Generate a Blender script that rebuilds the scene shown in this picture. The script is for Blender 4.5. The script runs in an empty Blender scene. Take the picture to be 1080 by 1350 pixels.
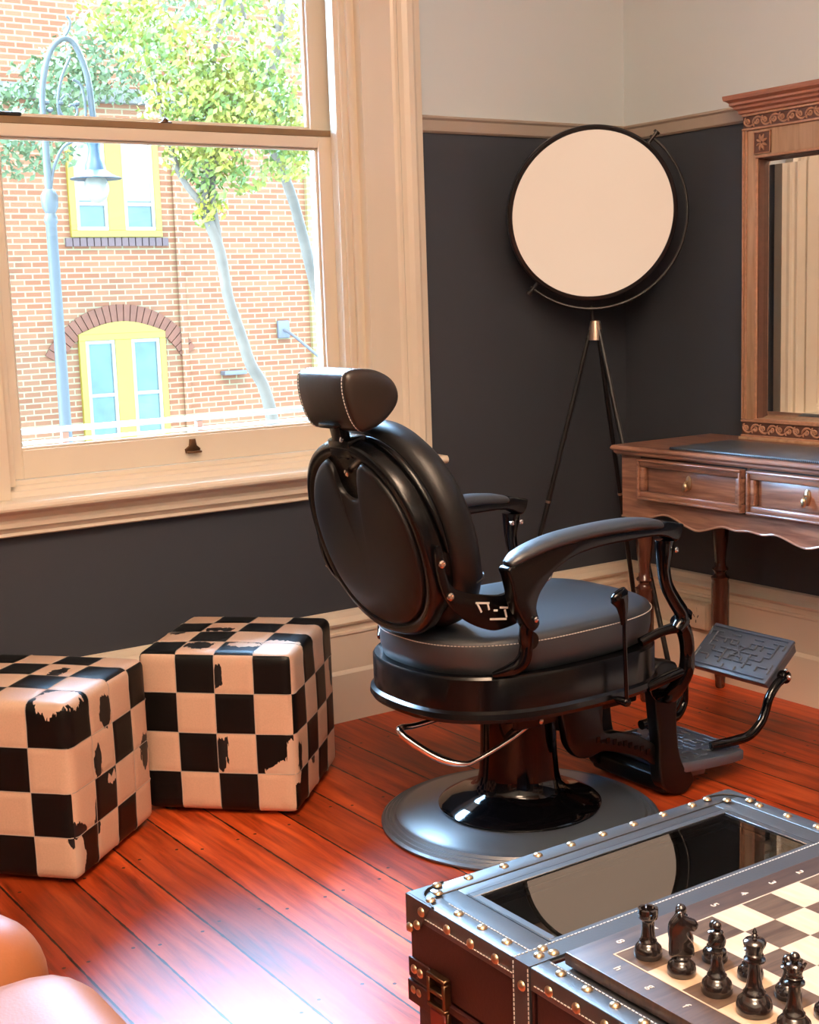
import bpy, bmesh, math, random
from mathutils import Vector, Matrix
random.seed(7)
PI = math.pi
sc = bpy.context.scene
COL = sc.collection

# ------------------------------------------------------------------ helpers
def V(*a): return Vector(a)

def link(o, parent=None):
    COL.objects.link(o)
    if parent is not None: o.parent = parent
    return o

def tag(o, label=None, cat=None, group=None, kind=None):
    if label: o['label'] = label
    if cat: o['category'] = cat
    if group: o['group'] = group
    if kind: o['kind'] = kind
    return o

def thing(name, label, cat, loc=(0, 0, 0), rotz=0, group=None, kind=None):
    o = bpy.data.objects.new(name, None)
    o.empty_display_size = .05
    COL.objects.link(o)
    o.location = loc
    o.rotation_euler = (0, 0, rotz)
    return tag(o, label, cat, group, kind)

def obj(name, bm, mats, parent=None, smooth=True, angle=40, label=None, recalc=True):
    if recalc: bmesh.ops.recalc_face_normals(bm, faces=bm.faces[:])
    me = bpy.data.meshes.new(name)
    if smooth:
        for f in bm.faces: f.smooth = True
        for e in bm.edges:
            if len(e.link_faces) == 2 and e.calc_face_angle(0) > math.radians(angle): e.smooth = False
    bm.to_mesh(me); bm.free()
    if not isinstance(mats, (list, tuple)): mats = [mats]
    for m in mats: me.materials.append(m)
    o = bpy.data.objects.new(name, me)
    link(o, parent)
    if label: o['label'] = label
    return o

def struct(name, bm, m, parent=None, **k):
    o = obj(name, bm, m, parent, **k)
    if parent is None: o['kind'] = 'structure'
    return o

def copy_tree(o, parent=None):
    c = o.copy(); COL.objects.link(c); c.parent = parent
    for ch in list(o.children): copy_tree(ch, c)
    return c

def B(): return bmesh.new()

def box(bm, x0, x1, y0, y1, z0, z1, bev=0, seg=2, M=None, mi=0):
    if x0 > x1: x0, x1 = x1, x0
    if y0 > y1: y0, y1 = y1, y0
    if z0 > z1: z0, z1 = z1, z0
    r = bmesh.ops.create_cube(bm, size=1)
    vs = r['verts']
    for v in vs:
        v.co = Vector(((x0+x1)/2 + v.co.x*(x1-x0), (y0+y1)/2 + v.co.y*(y1-y0), (z0+z1)/2 + v.co.z*(z1-z0)))
    fs = set(f for v in vs for f in v.link_faces)
    for f in fs: f.material_index = mi
    if bev > 0:
        es = list(set(e for v in vs for e in v.link_edges))
        rr = bmesh.ops.bevel(bm, geom=es, offset=bev, segments=seg, affect='EDGES', profile=.5)
        nv = set(rr['verts'])
        for f in rr['faces']: nv |= set(f.verts)
        vs = set(v for v in vs if v.is_valid) | nv
        ff = set(f for v in vs for f in v.link_faces)
        for f in ff: f.material_index = mi
    if M is not None:
        for v in set(vs):
            if v.is_valid: v.co = M @ v.co
    return bm

def rim4(a0, a1, b0, b1, w):
    """four non-overlapping strips round a rectangle"""
    return ((a0, a1, b0, b0+w), (a0, a1, b1-w, b1), (a0, a0+w, b0+w, b1-w), (a1-w, a1, b0+w, b1-w))

def catmull(pts, n=6, closed=False):
    P = [Vector(p) for p in pts]; out = []
    N = len(P)
    rng = range(N if closed else N-1)
    for i in rng:
        if closed: p0, p1, p2, p3 = P[i-1], P[i], P[(i+1) % N], P[(i+2) % N]
        else: p0, p1, p2, p3 = P[max(i-1, 0)], P[i], P[i+1], P[min(i+2, N-1)]
        for k in range(n):
            t = k/n
            out.append(.5*((2*p1) + (-p0+p2)*t + (2*p0-5*p1+4*p2-p3)*t*t + (-p0+3*p1-3*p2+p3)*t*t*t))
    if not closed: out.append(P[-1].copy())
    return out

def interp(vals, n):
    out = []
    for i in range(len(vals)-1):
        for k in range(n): out.append(vals[i] + (vals[i+1]-vals[i])*k/n)
    out.append(vals[-1]); return out

def tube(bm, pts, r, seg=12, smooth=6, closed=False, caps=True, flat=None):
    """sweep a circle (or ellipse: flat=(a,b,up)) along a smoothed path; r number or list"""
    rr = r if isinstance(r, (list, tuple)) else [r]*len(pts)
    if smooth > 1:
        P = catmull(pts, smooth, closed)
        R = interp(list(rr) + ([rr[0]] if closed else []), smooth)
        if closed: R = R[:-1]
    else: P = [Vector(p) for p in pts]; R = list(rr)
    n = len(P)
    rings = []
    prev = None
    for i in range(n):
        if closed: t = (P[(i+1) % n]-P[i-1])
        else: t = (P[min(i+1, n-1)]-P[max(i-1, 0)])
        if t.length < 1e-9: t = Vector((0, 0, 1))
        t.normalize()
        if flat is not None:
            up = Vector(flat[2]); a = up.cross(t)
            if a.length < 1e-4: a = t.orthogonal()
            a.normalize(); b = t.cross(a).normalized(); fa, fb = flat[0], flat[1]
        else:
            if prev is None: a = t.orthogonal().normalized()
            else:
                a = prev - t*prev.dot(t)
                a = a.normalized() if a.length > 1e-6 else t.orthogonal().normalized()
            b = t.cross(a); prev = a; fa = fb = 1
        rings.append([bm.verts.new(P[i] + a*math.cos(2*PI*k/seg)*R[i]*fa + b*math.sin(2*PI*k/seg)*R[i]*fb) for k in range(seg)])
    m = n if closed else n-1
    for i in range(m):
        A, C = rings[i], rings[(i+1) % n]
        for k in range(seg):
            bm.faces.new((A[k], A[(k+1) % seg], C[(k+1) % seg], C[k]))
    if caps and not closed:
        bm.faces.new(rings[0][::-1]); bm.faces.new(rings[-1])
    return bm

def lathe(bm, prof, seg=32, c=(0, 0, 0), M=None):
    """prof: list of (r,z); closes at r=0"""
    rings = []
    allv = []
    for r, z in prof:
        if r < 1e-6: v = bm.verts.new((c[0], c[1], c[2]+z)); rings.append([v])
        else: rings.append([bm.verts.new((c[0]+r*math.cos(2*PI*k/seg), c[1]+r*math.sin(2*PI*k/seg), c[2]+z)) for k in range(seg)])
        allv += rings[-1]
    for A, C in zip(rings[:-1], rings[1:]):
        if len(A) == 1 and len(C) == 1: continue
        for k in range(seg):
            k2 = (k+1) % seg
            if len(A) == 1: bm.faces.new((A[0], C[k2], C[k]))
            elif len(C) == 1: bm.faces.new((A[k], A[k2], C[0]))
            else: bm.faces.new((A[k], A[k2], C[k2], C[k]))
    if len(rings[0]) > 1: bm.faces.new(rings[0][::-1])
    if len(rings[-1]) > 1: bm.faces.new(rings[-1])
    if M is not None:
        for v in allv: v.co = M @ v.co
    return bm

def prism(bm, poly, f0, f1, bev=0, seg=2):
    """poly 2D list; f0,f1 functions (a,b)->Vector for the two caps"""
    a = [bm.verts.new(f0(*p)) for p in poly]; b = [bm.verts.new(f1(*p)) for p in poly]
    n = len(poly)
    fs = [bm.faces.new(a[::-1]), bm.faces.new(b)]
    for i in range(n): fs.append(bm.faces.new((a[i], a[(i+1) % n], b[(i+1) % n], b[i])))
    if bev > 0:
        bmesh.ops.recalc_face_normals(bm, faces=fs)
        es = list(set(fs[0].edges[:]) | set(fs[1].edges[:]))
        bmesh.ops.bevel(bm, geom=es, offset=bev, segments=seg, affect='EDGES', profile=.5)
    return bm

def smooth_poly(pts, n=4):
    return [(p.x, p.y) for p in catmull([(a, b, 0) for a, b in pts], n, True)]

def prism_xz(bm, poly, y0, y1, bev=0, seg=2):
    return prism(bm, poly, lambda a, b: Vector((a, y0, b)), lambda a, b: Vector((a, y1, b)), bev, seg)

def prism_yz(bm, poly, x0, x1, bev=0, seg=2):
    return prism(bm, poly, lambda a, b: Vector((x0, a, b)), lambda a, b: Vector((x1, a, b)), bev, seg)

def prism_xy(bm, poly, z0, z1, bev=0, seg=2):
    return prism(bm, poly, lambda a, b: Vector((a, b, z0)), lambda a, b: Vector((a, b, z1)), bev, seg)

def loft(bm, rings, seg=64, M=None, cap=True):
    """rings: list of dict/tuples (cx, a_back, a_front, b, n, z): superellipse outline with front/back half lengths"""
    L = []; allv = []
    for (cx, ab, af, b, n, z) in rings:
        R = []
        for k in range(seg):
            t = 2*PI*k/seg; c, s = math.cos(t), math.sin(t)
            nn = n[1] if (isinstance(n, tuple) and c > 0) else (n[0] if isinstance(n, tuple) else n)
            a = af if c > 0 else ab
            R.append(bm.verts.new((cx + a*math.copysign(abs(c)**(2/nn), c), b*math.copysign(abs(s)**(2/nn), s), z)))
        L.append(R); allv += R
    for A, C in zip(L[:-1], L[1:]):
        for k in range(seg): bm.faces.new((A[k], A[(k+1) % seg], C[(k+1) % seg], C[k]))
    if cap: bm.faces.new(L[0][::-1]); bm.faces.new(L[-1])
    if M is not None:
        for v in allv: v.co = M @ v.co
    return bm

def dashes(bm, pts, step, ln, w, h, up=(0, 0, 1)):
    """stitching: little rounded dashes along a polyline"""
    P = [Vector(p) for p in pts]; up = Vector(up)
    pos = 0; nxt = 0
    for a, b in zip(P[:-1], P[1:]):
        d = b-a; L = d.length
        if L < 1e-7: continue
        t = d/L; side = up.cross(t)
        if side.length < 1e-5: side = t.orthogonal()
        side.normalize(); u = t.cross(side).normalized()
        while nxt < pos+L:
            c = a + t*(nxt-pos)
            q = [c + t*sx*ln/2 + side*sy*w/2 + u*sz*h/2 for sx in (-1, 1) for sy in (-1, 1) for sz in (-1, 1)]
            v = [bm.verts.new(p) for p in q]
            for f in ((0, 1, 3, 2), (4, 6, 7, 5), (0, 4, 5, 1), (2, 3, 7, 6), (0, 2, 6, 4), (1, 5, 7, 3)): bm.faces.new([v[i] for i in f])
            nxt += step
        pos += L

def text_mesh(s, size, depth=.0004, align='CENTER'):
    cu = bpy.data.curves.new('txt', 'FONT'); cu.body = s; cu.size = size; cu.extrude = depth
    cu.align_x = align; cu.align_y = 'CENTER'
    o = bpy.data.objects.new('txt', cu); COL.objects.link(o)
    bpy.context.view_layer.update()
    me = bpy.data.meshes.new_from_object(o.evaluated_get(bpy.context.evaluated_depsgraph_get()))
    bpy.data.objects.remove(o)
    return me

# ------------------------------------------------------------------ materials
MATS = {}
def nt(m): return m.node_tree.nodes, m.node_tree.links

def mat(name, col, rough=.5, metal=0, spec=.5, coat=0, coatr=.1, noise=0, nscale=20, bump=0, bscale=200, ior=None, col2=None, sheen=0):
    m = bpy.data.materials.new(name); m.use_nodes = True
    N, L = nt(m); p = N['Principled BSDF']
    p.inputs['Base Color'].default_value = (*col, 1); p.inputs['Roughness'].default_value = rough
    p.inputs['Metallic'].default_value = metal; p.inputs['Specular IOR Level'].default_value = spec
    p.inputs['Coat Weight'].default_value = coat; p.inputs['Coat Roughness'].default_value = coatr
    p.inputs['Sheen Weight'].default_value = sheen
    if ior: p.inputs['IOR'].default_value = ior
    tc = N.new('ShaderNodeTexCoord')
    n = N.new('ShaderNodeTexNoise'); n.inputs['Scale'].default_value = nscale; n.inputs['Detail'].default_value = 4
    L.new(tc.outputs['Object'], n.inputs['Vector'])
    k = max(noise, .03)
    mx = N.new('ShaderNodeMix'); mx.data_type = 'RGBA'
    c2 = col2 or tuple(min(1, c*(1+k*2)) for c in col); c1 = col if col2 else tuple(c*(1-k) for c in col)
    mx.inputs[6].default_value = (*c1, 1); mx.inputs[7].default_value = (*c2, 1)
    L.new(n.outputs['Fac'], mx.inputs[0]); L.new(mx.outputs[2], p.inputs['Base Color'])
    if bump:
        b = N.new('ShaderNodeTexNoise'); b.inputs['Scale'].default_value = bscale; b.inputs['Detail'].default_value = 3
        L.new(tc.outputs['Object'], b.inputs['Vector'])
        bp = N.new('ShaderNodeBump'); bp.inputs['Strength'].default_value = bump; bp.inputs['Distance'].default_value = .002
        L.new(b.outputs['Fac'], bp.inputs['Height']); L.new(bp.outputs['Normal'], p.inputs['Normal'])
    MATS[name] = m
    return m

def wood(name, c1, c2, rough=.35, scale=(3, 30, 30), coat=.2, bump=.05):
    m = bpy.data.materials.new(name); m.use_nodes = True
    N, L = nt(m); p = N['Principled BSDF']; tc = N.new('ShaderNodeTexCoord'); mp = N.new('ShaderNodeMapping')
    mp.inputs['Scale'].default_value = scale
    L.new(tc.outputs['Object'], mp.inputs['Vector'])
    n = N.new('ShaderNodeTexNoise'); n.inputs['Scale'].default_value = 1.6; n.inputs['Detail'].default_value = 8; n.inputs['Distortion'].default_value = .6
    L.new(mp.outputs['Vector'], n.inputs['Vector'])
    r = N.new('ShaderNodeValToRGB'); r.color_ramp.elements[0].position = .33; r.color_ramp.elements[1].position = .68
    r.color_ramp.elements[0].color = (*c1, 1); r.color_ramp.elements[1].color = (*c2, 1)
    L.new(n.outputs['Fac'], r.inputs['Fac']); L.new(r.outputs['Color'], p.inputs['Base Color'])
    p.inputs['Roughness'].default_value = rough; p.inputs['Coat Weight'].default_value = coat; p.inputs['Coat Roughness'].default_value = .2
    bp = N.new('ShaderNodeBump'); bp.inputs['Strength'].default_value = bump; bp.inputs['Distance'].default_value = .002
    L.new(n.outputs['Fac'], bp.inputs['Height']); L.new(bp.outputs['Normal'], p.inputs['Normal'])
    return m

M_CREAM = mat('cream_gloss_paint', (.84, .735, .58), .3, noise=.02, nscale=3, bump=.02, bscale=12, coat=.2)
M_SHADEDIRT = mat('shade_dirt_brown', (.20, .12, .055), .55, noise=.2, nscale=14)
M_BLK = mat('black_satin_metal', (.0022, .0022, .0025), .26, spec=.28, coat=.08, coatr=.15)
M_BASE = mat('black_enamel_base', (.050, .066, .088), .40, spec=1, coat=.7, coatr=.33)
M_BGLOSS = mat('black_gloss_metal', (.0015, .0015, .002), .08, spec=.32, coat=.08, coatr=.03)
M_VINYL = mat('black_vinyl', (.0055, .005, .005), .42, spec=.38, bump=.12, bscale=420)
M_HEADV = mat('dark_brown_vinyl', (.016, .010, .007), .40, spec=.45, bump=.2, bscale=38)
M_RUB = mat('grey_black_cast_tread', (.044, .060, .088), .36, spec=1, coat=.4, coatr=.3)
M_SEATV = mat('black_seat_vinyl', (.009, .013, .019), .48, spec=1, coat=.25, coatr=.5, bump=.12, bscale=420)
M_UNDER = mat('black_casting', (.002, .002, .002), .32, spec=.3)
M_CHROME = mat('chrome', (.9, .9, .9), .2, 1)
M_THREAD = mat('white_thread', (.75, .72, .66), .7)
M_SCREW = mat('steel_screw', (.65, .5, .4), .25, 1)
M_BRASS = mat('antique_brass', (.60, .44, .28), .32, 1, noise=.15, nscale=80)
M_BRASSD = mat('dull_bronze', (.16, .085, .045), .4, 1, noise=.2, nscale=60)
M_LAMPBLK = mat('matte_black_lamp_metal', (.008, .007, .007), .3, spec=.5)
M_NICKEL = mat('brushed_nickel', (.5, .38, .3), .3, 1)
M_TRUNKTOP = mat('trunk_leather', (.020, .021, .024), .44, spec=.9, noise=.15, nscale=12, bump=.12, bscale=260, coat=.3, coatr=.35)
M_TRUNKSIDE = mat('oxblood_leather', (.022, .004, .0035), .45, noise=.2, nscale=8, bump=.15, bscale=200)
M_SEAM = mat('dark_seam', (.004, .003, .003), .6)
M_PIECE = mat('ebonised_boxwood', (.012, .007, .006), .16, spec=.6, coat=.5, coatr=.08)
M_TAN = mat('tan_leather', (.25, .085, .032), .48, spec=.22, noise=.1, nscale=9, bump=.1, bscale=240)
M_WOOD = wood('walnut_vanity', (.15, .064, .040), (.36, .18, .115), .3, (30, 3, 40))
M_LEGW = wood('mahogany_leg', (.045, .012, .007), (.09, .028, .016), .22, (30, 30, 4), coat=.4)
M_FRAMEW = wood('mirror_frame_wood', (.35, .20, .11), (.52, .33, .20), .38, (30, 30, 3))
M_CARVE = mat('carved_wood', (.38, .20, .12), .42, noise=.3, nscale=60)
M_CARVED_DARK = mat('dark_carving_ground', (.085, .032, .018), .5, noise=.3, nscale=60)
M_OUTLET = mat('cream_plastic', (.66, .52, .38), .35)
M_DARK = mat('near_black', (.004, .004, .004), .5)

def m_mirror():
    m = mat('mirror_silver', (.86, .87, .84), .015, 1); return m
M_MIRROR = m_mirror()

def m_glass(name, tint=(1, 1, 1), ior=1.5, rough=.0):
    m = bpy.data.materials.new(name); m.use_nodes = True
    N, L = nt(m); N.remove(N['Principled BSDF']); out = N['Material Output']
    t = N.new('ShaderNodeBsdfTransparent'); t.inputs['Color'].default_value = (*tint, 1)
    g = N.new('ShaderNodeBsdfGlossy'); g.inputs['Roughness'].default_value = rough
    f = N.new('ShaderNodeFresnel'); f.inputs['IOR'].default_value = ior
    tc = N.new('ShaderNodeTexCoord'); n = N.new('ShaderNodeTexNoise'); n.inputs['Scale'].default_value = 3
    bp = N.new('ShaderNodeBump'); bp.inputs['Strength'].default_value = .03; bp.inputs['Distance'].default_value = .01
    L.new(tc.outputs['Object'], n.inputs['Vector']); L.new(n.outputs['Fac'], bp.inputs['Height']); L.new(bp.outputs['Normal'], g.inputs['Normal'])
    mx = N.new('ShaderNodeMixShader')
    L.new(f.outputs['Fac'], mx.inputs[0]); L.new(t.outputs[0], mx.inputs[1]); L.new(g.outputs[0], mx.inputs[2]); L.new(mx.outputs[0], out.inputs['Surface'])
    return m
M_PANE = m_glass('window_glass', (.97, .985, .98), 1.35)
M_TGLASS = m_glass('trunk_top_glass', (.8, .85, .85), 3.5)

def m_wall():
    m = bpy.data.materials.new('two_tone_wall_paint'); m.use_nodes = True
    N, L = nt(m); p = N['Principled BSDF']; g = N.new('ShaderNodeNewGeometry'); s = N.new('ShaderNodeSeparateXYZ')
    L.new(g.outputs['Position'], s.inputs[0])
    gt = N.new('ShaderNodeMath'); gt.operation = 'GREATER_THAN'; gt.inputs[1].default_value = 1.812
    L.new(s.outputs['Z'], gt.inputs[0])
    n = N.new('ShaderNodeTexNoise'); n.inputs['Scale'].default_value = 1.3; n.inputs['Detail'].default_value = 5
    L.new(g.outputs['Position'], n.inputs['Vector'])
    a = N.new('ShaderNodeMix'); a.data_type = 'RGBA'; a.inputs[6].default_value = (.032, .036, .045, 1); a.inputs[7].default_value = (.042, .046, .057, 1)
    b = N.new('ShaderNodeMix'); b.data_type = 'RGBA'; b.inputs[6].default_value = (.70, .77, .785, 1); b.inputs[7].default_value = (.73, .80, .81, 1)
    L.new(n.outputs['Fac'], a.inputs[0]); L.new(n.outputs['Fac'], b.inputs[0])
    c = N.new('ShaderNodeMix'); c.data_type = 'RGBA'
    L.new(gt.outputs[0], c.inputs[0]); L.new(a.outputs[2], c.inputs[6]); L.new(b.outputs[2], c.inputs[7])
    L.new(c.outputs[2], p.inputs['Base Color']); p.inputs['Roughness'].default_value = .5
    p.inputs['Specular IOR Level'].default_value = .35
    return m
M_WALL = m_wall()
M_RAIL = mat('taupe_rail_paint', (.42, .345, .275), .5)
M_CEIL = mat('ceiling_paint', (.7, .67, .62), .7)

def m_floor():
    m = bpy.data.materials.new('jarrah_floorboards'); m.use_nodes = True
    N, L = nt(m); p = N['Principled BSDF']; tc = N.new('ShaderNodeTexCoord')
    sep = N.new('ShaderNodeSeparateXYZ'); L.new(tc.outputs['Object'], sep.inputs[0])
    def math_(op, a, b=None):
        k = N.new('ShaderNodeMath'); k.operation = op
        for i, x in enumerate((a, b)):
            if x is None: continue
            if isinstance(x, (int, float)): k.inputs[i].default_value = x
            else: L.new(x, k.inputs[i])
        return k.outputs[0]
    W = .1465
    # slight waviness of the seam lines
    nz = N.new('ShaderNodeTexNoise'); nz.inputs['Scale'].default_value = 2.2; nz.inputs['Detail'].default_value = 4
    L.new(tc.outputs['Object'], nz.inputs['Vector'])
    wob = math_('MULTIPLY', math_('SUBTRACT', nz.outputs['Fac'], .5), .006)
    u = math_('DIVIDE', math_('ADD', math_('ADD', sep.outputs['X'], 2.358), wob), W)
    idx = math_('FLOOR', u); fr = math_('SUBTRACT', u, idx)
    wn = N.new('ShaderNodeTexWhiteNoise'); wn.noise_dimensions = '1D'; L.new(idx, wn.inputs['W'])
    # grain, shifted per board
    cmb = N.new('ShaderNodeCombineXYZ')
    L.new(math_('MULTIPLY', sep.outputs['X'], 22), cmb.inputs[0])
    L.new(math_('ADD', math_('MULTIPLY', sep.outputs['Y'], 1.6), math_('MULTIPLY', wn.outputs['Value'], 37)), cmb.inputs[1])
    g = N.new('ShaderNodeTexNoise'); g.inputs['Scale'].default_value = 1.5; g.inputs['Detail'].default_value = 9; g.inputs['Roughness'].default_value = .62; g.inputs['Distortion'].default_value = .5
    L.new(cmb.outputs[0], g.inputs['Vector'])
    r = N.new('ShaderNodeValToRGB'); e = r.color_ramp.elements
    e[0].position = .25; e[0].color = (.085, .009, .003, 1); e[1].position = .72; e[1].color = (.82, .140, .030, 1)
    q = e.new(.46); q.color = (.46, .055, .010, 1)
    L.new(g.outputs['Fac'], r.inputs['Fac'])
    # board to board tone
    hs = N.new('ShaderNodeHueSaturation'); L.new(r.outputs['Color'], hs.inputs['Color'])
    L.new(math_('ADD', math_('MULTIPLY', wn.outputs['Value'], .5), .75), hs.inputs['Value'])
    # old dark stains
    st = N.new('ShaderNodeTexNoise'); st.inputs['Scale'].default_value = 1.1; st.inputs['Detail'].default_value = 3
    L.new(tc.outputs['Object'], st.inputs['Vector'])
    sr = N.new('ShaderNodeValToRGB'); sr.color_ramp.elements[0].position = .38; sr.color_ramp.elements[1].position = .6
    sr.color_ramp.elements[0].color = (.45, .4, .38, 1); sr.color_ramp.elements[1].color = (1, 1, 1, 1)
    L.new(st.outputs['Fac'], sr.inputs['Fac'])
    mm = N.new('ShaderNodeMix'); mm.data_type = 'RGBA'; mm.blend_type = 'MULTIPLY'; mm.inputs[0].default_value = 1
    L.new(hs.outputs['Color'], mm.inputs[6]); L.new(sr.outputs['Color'], mm.inputs[7])
    # seams
    edge = math_('MINIMUM', fr, math_('SUBTRACT', 1, fr))
    nz2 = N.new('ShaderNodeTexNoise'); nz2.inputs['Scale'].default_value = 30; L.new(tc.outputs['Object'], nz2.inputs['Vector'])
    lim = math_('MULTIPLY', nz2.outputs['Fac'], .034)
    seam = math_('LESS_THAN', edge, lim)
    m2 = N.new('ShaderNodeMix'); m2.data_type = 'RGBA'; L.new(seam, m2.inputs[0]); L.new(mm.outputs[2], m2.inputs[6]); m2.inputs[7].default_value = (.008, .003, .002, 1)
    # nail holes: pairs of dots near the board edges
    vy = math_('DIVIDE', sep.outputs['Y'], .42); vi = math_('FLOOR', math_('ADD', vy, math_('MULTIPLY', wn.outputs['Value'], .12)))
    vf = math_('SUBTRACT', math_('ADD', vy, math_('MULTIPLY', wn.outputs['Value'], .12)), vi)
    dx = math_('MULTIPLY', math_('SUBTRACT', edge, .17), W)
    dy = math_('MULTIPLY', math_('SUBTRACT', vf, .5), .42)
    dd = math_('SQRT', math_('ADD', math_('MULTIPLY', dx, dx), math_('MULTIPLY', dy, dy)))
    hole = math_('LESS_THAN', dd, .0042)
    m3 = N.new('ShaderNodeMix'); m3.data_type = 'RGBA'; L.new(hole, m3.inputs[0]); L.new(m2.outputs[2], m3.inputs[6]); m3.inputs[7].default_value = (.03, .01, .006, 1)
    L.new(m3.outputs[2], p.inputs['Base Color'])
    # gloss varies with wear
    rr = N.new('ShaderNodeMapRange'); rr.inputs['To Min'].default_value = .36; rr.inputs['To Max'].default_value = .50
    L.new(g.outputs['Fac'], rr.inputs['Value']); L.new(rr.outputs[0], p.inputs['Roughness'])
    p.inputs['Specular IOR Level'].default_value = .34
    bp = N.new('ShaderNodeBump'); bp.inputs['Strength'].default_value = .35; bp.inputs['Distance'].default_value = .004
    hgt = math_('SUBTRACT', math_('SUBTRACT', math_('MULTIPLY', g.outputs['Fac'], .35), seam), hole)
    L.new(hgt, bp.inputs['Height']); L.new(bp.outputs['Normal'], p.inputs['Normal'])
    return m
M_FLOOR = m_floor()

# ------------------------------------------------------------------ room shell
RX0, RY0, CEIL = -5.2, -5.8, 3.3
WX0, WX1, WZ0, WZ1 = -2.235, -1.087, .80, 2.80     # window opening
bm = B(); box(bm, RX0-.2, .2, RY0-.2, .3, -.1, 0); struct('floor', bm, M_FLOOR, smooth=False)
bm = B(); box(bm, RX0-.2, .2, RY0-.2, .3, CEIL, CEIL+.1); struct('ceiling', bm, M_CEIL, smooth=False)
bm = B()
box(bm, RX0, WX0, 0, .25, 0, CEIL); box(bm, WX1, .2, 0, .25, 0, CEIL)
box(bm, WX0, WX1, 0, .25, 0, WZ0-.02); box(bm, WX0, WX1, 0, .25, WZ1, CEIL)
struct('wall_front', bm, M_WALL, smooth=False)
bm = B(); box(bm, 0, .2, RY0, 0, 0, CEIL); struct('wall_right', bm, M_WALL, smooth=False)
bm = B(); box(bm, RX0-.2, RX0, RY0, 0, 0, CEIL); struct('wall_left', bm, M_WALL, smooth=False)
bm = B(); box(bm, RX0, 0, RY0-.2, RY0, 0, CEIL); struct('wall_back', bm, M_WALL, smooth=False)

# picture rail, two runs
def rail_prof(d):  # offset from wall, z
    return [(0, 1.812), (.006, 1.812), (.012, 1.818), (.012, 1.85), (.018, 1.856), (.018, 1.862), (0, 1.866)]
bm = B()
for a, b in ((WX1+.214, 0), (RX0, WX0-.214)):
    prism(bm, rail_prof(0), lambda o, z, a=a: Vector((a, -o, z)), lambda o, z, b=b: Vector((b, -o, z)))
struct('trim_1', bm, M_RAIL, smooth=False)
bm = B(); prism(bm, rail_prof(0), lambda o, z: Vector((-o, 0, z)), lambda o, z: Vector((-o, RY0, z)))
struct('trim_2', bm, M_RAIL, smooth=False)

# tall moulded baseboards
BP = [(0, 0), (.030, 0), (.030, .152), (.024, .160), (.020, .163), (.020, .272), (.026, .277), (.026, .284), (.018, .287), (.018, .303),
      (.030, .308), (.033, .315), (.024, .321), (.016, .330), (.015, .338), (.012, .346), (0, .35)]
bm = B(); prism(bm, BP, lambda o, z: Vector((RX0, -o, z)), lambda o, z: Vector((0, -o, z)))
struct('baseboard_front', bm, M_CREAM, angle=25)
bm = B(); prism(bm, BP, lambda o, z: Vector((-o, 0, z)), lambda o, z: Vector((-o, RY0, z)))
struct('baseboard_right', bm, M_CREAM, angle=25)

# ------------------------------------------------------------------ the window
win = thing('window_1', 'tall sash window with cream painted frame and moulded casing', 'window', ((WX0+WX1)/2, 0, WZ0), kind='structure')
OX, OZ = (WX0+WX1)/2, WZ0
def W(bm):   # move world-space geometry into the window's own space
    bmesh.ops.translate(bm, verts=bm.verts[:], vec=(-OX, 0, -OZ)); return bm
CP = [(0, .034), (.066, .034), (.069, .028), (.112, .028), (.120, .034), (.129, .036), (.136, .030), (.150, .034), (.165, .043), (.182, .045), (.192, .040), (.214, .036), (.214, 0), (0, 0)]
bm = B(); prism(bm, CP, lambda u, d: Vector((WX1+u, -d, .812)), lambda u, d: Vector((WX1+u, -d, WZ1+u)))
obj('casing', W(bm), M_CREAM, win, smooth=False)
bm = B(); prism(bm, CP, lambda u, d: Vector((WX0-u, -d, .812)), lambda u, d: Vector((WX0-u, -d, WZ1+u)))
obj('casing', W(bm), M_CREAM, win, smooth=False)
bm = B(); prism(bm, CP, lambda u, d: Vector((WX0-u, -d, WZ1+u)), lambda u, d: Vector((WX1+u, -d, WZ1+u)))
obj('casing', W(bm), M_CREAM, win, smooth=False)
# lining with stop beads
bm = B()
for s, xe in ((1, WX1), (-1, WX0)):
    f = lambda d: xe - s*d
    box(bm, f(-.002), f(.012), -.0, .23, .80, WZ1)                    # reveal board
    box(bm, f(.012), f(.070 if s > 0 else .03), .006, .046, .84, WZ1, .004)     # inner stop
    if s > 0:
        box(bm, f(.012), f(.030), -.008, .008, .84, WZ1, .004)
        box(bm, f(.044), f(.054), -.0, .01, .84, WZ1, .003)
    box(bm, f(.012), f(.040), .078, .090, .84, WZ1, .002)           # parting bead
    box(bm, f(.012), f(.055), .128, .2, .84, WZ1, .003)            # outer stop
box(bm, WX0, WX1, 0, .23, WZ1-.02, WZ1)
obj('jamb', W(bm), M_CREAM, win, angle=30)
bm = B(); box(bm, WX1-.0435, WX1-.0405, .07, .0765, 1.80, 2.09); obj('cord_slit', W(bm), M_DARK, win, smooth=False)  # dark strip standing in for the shade inside the cord gap
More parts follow.
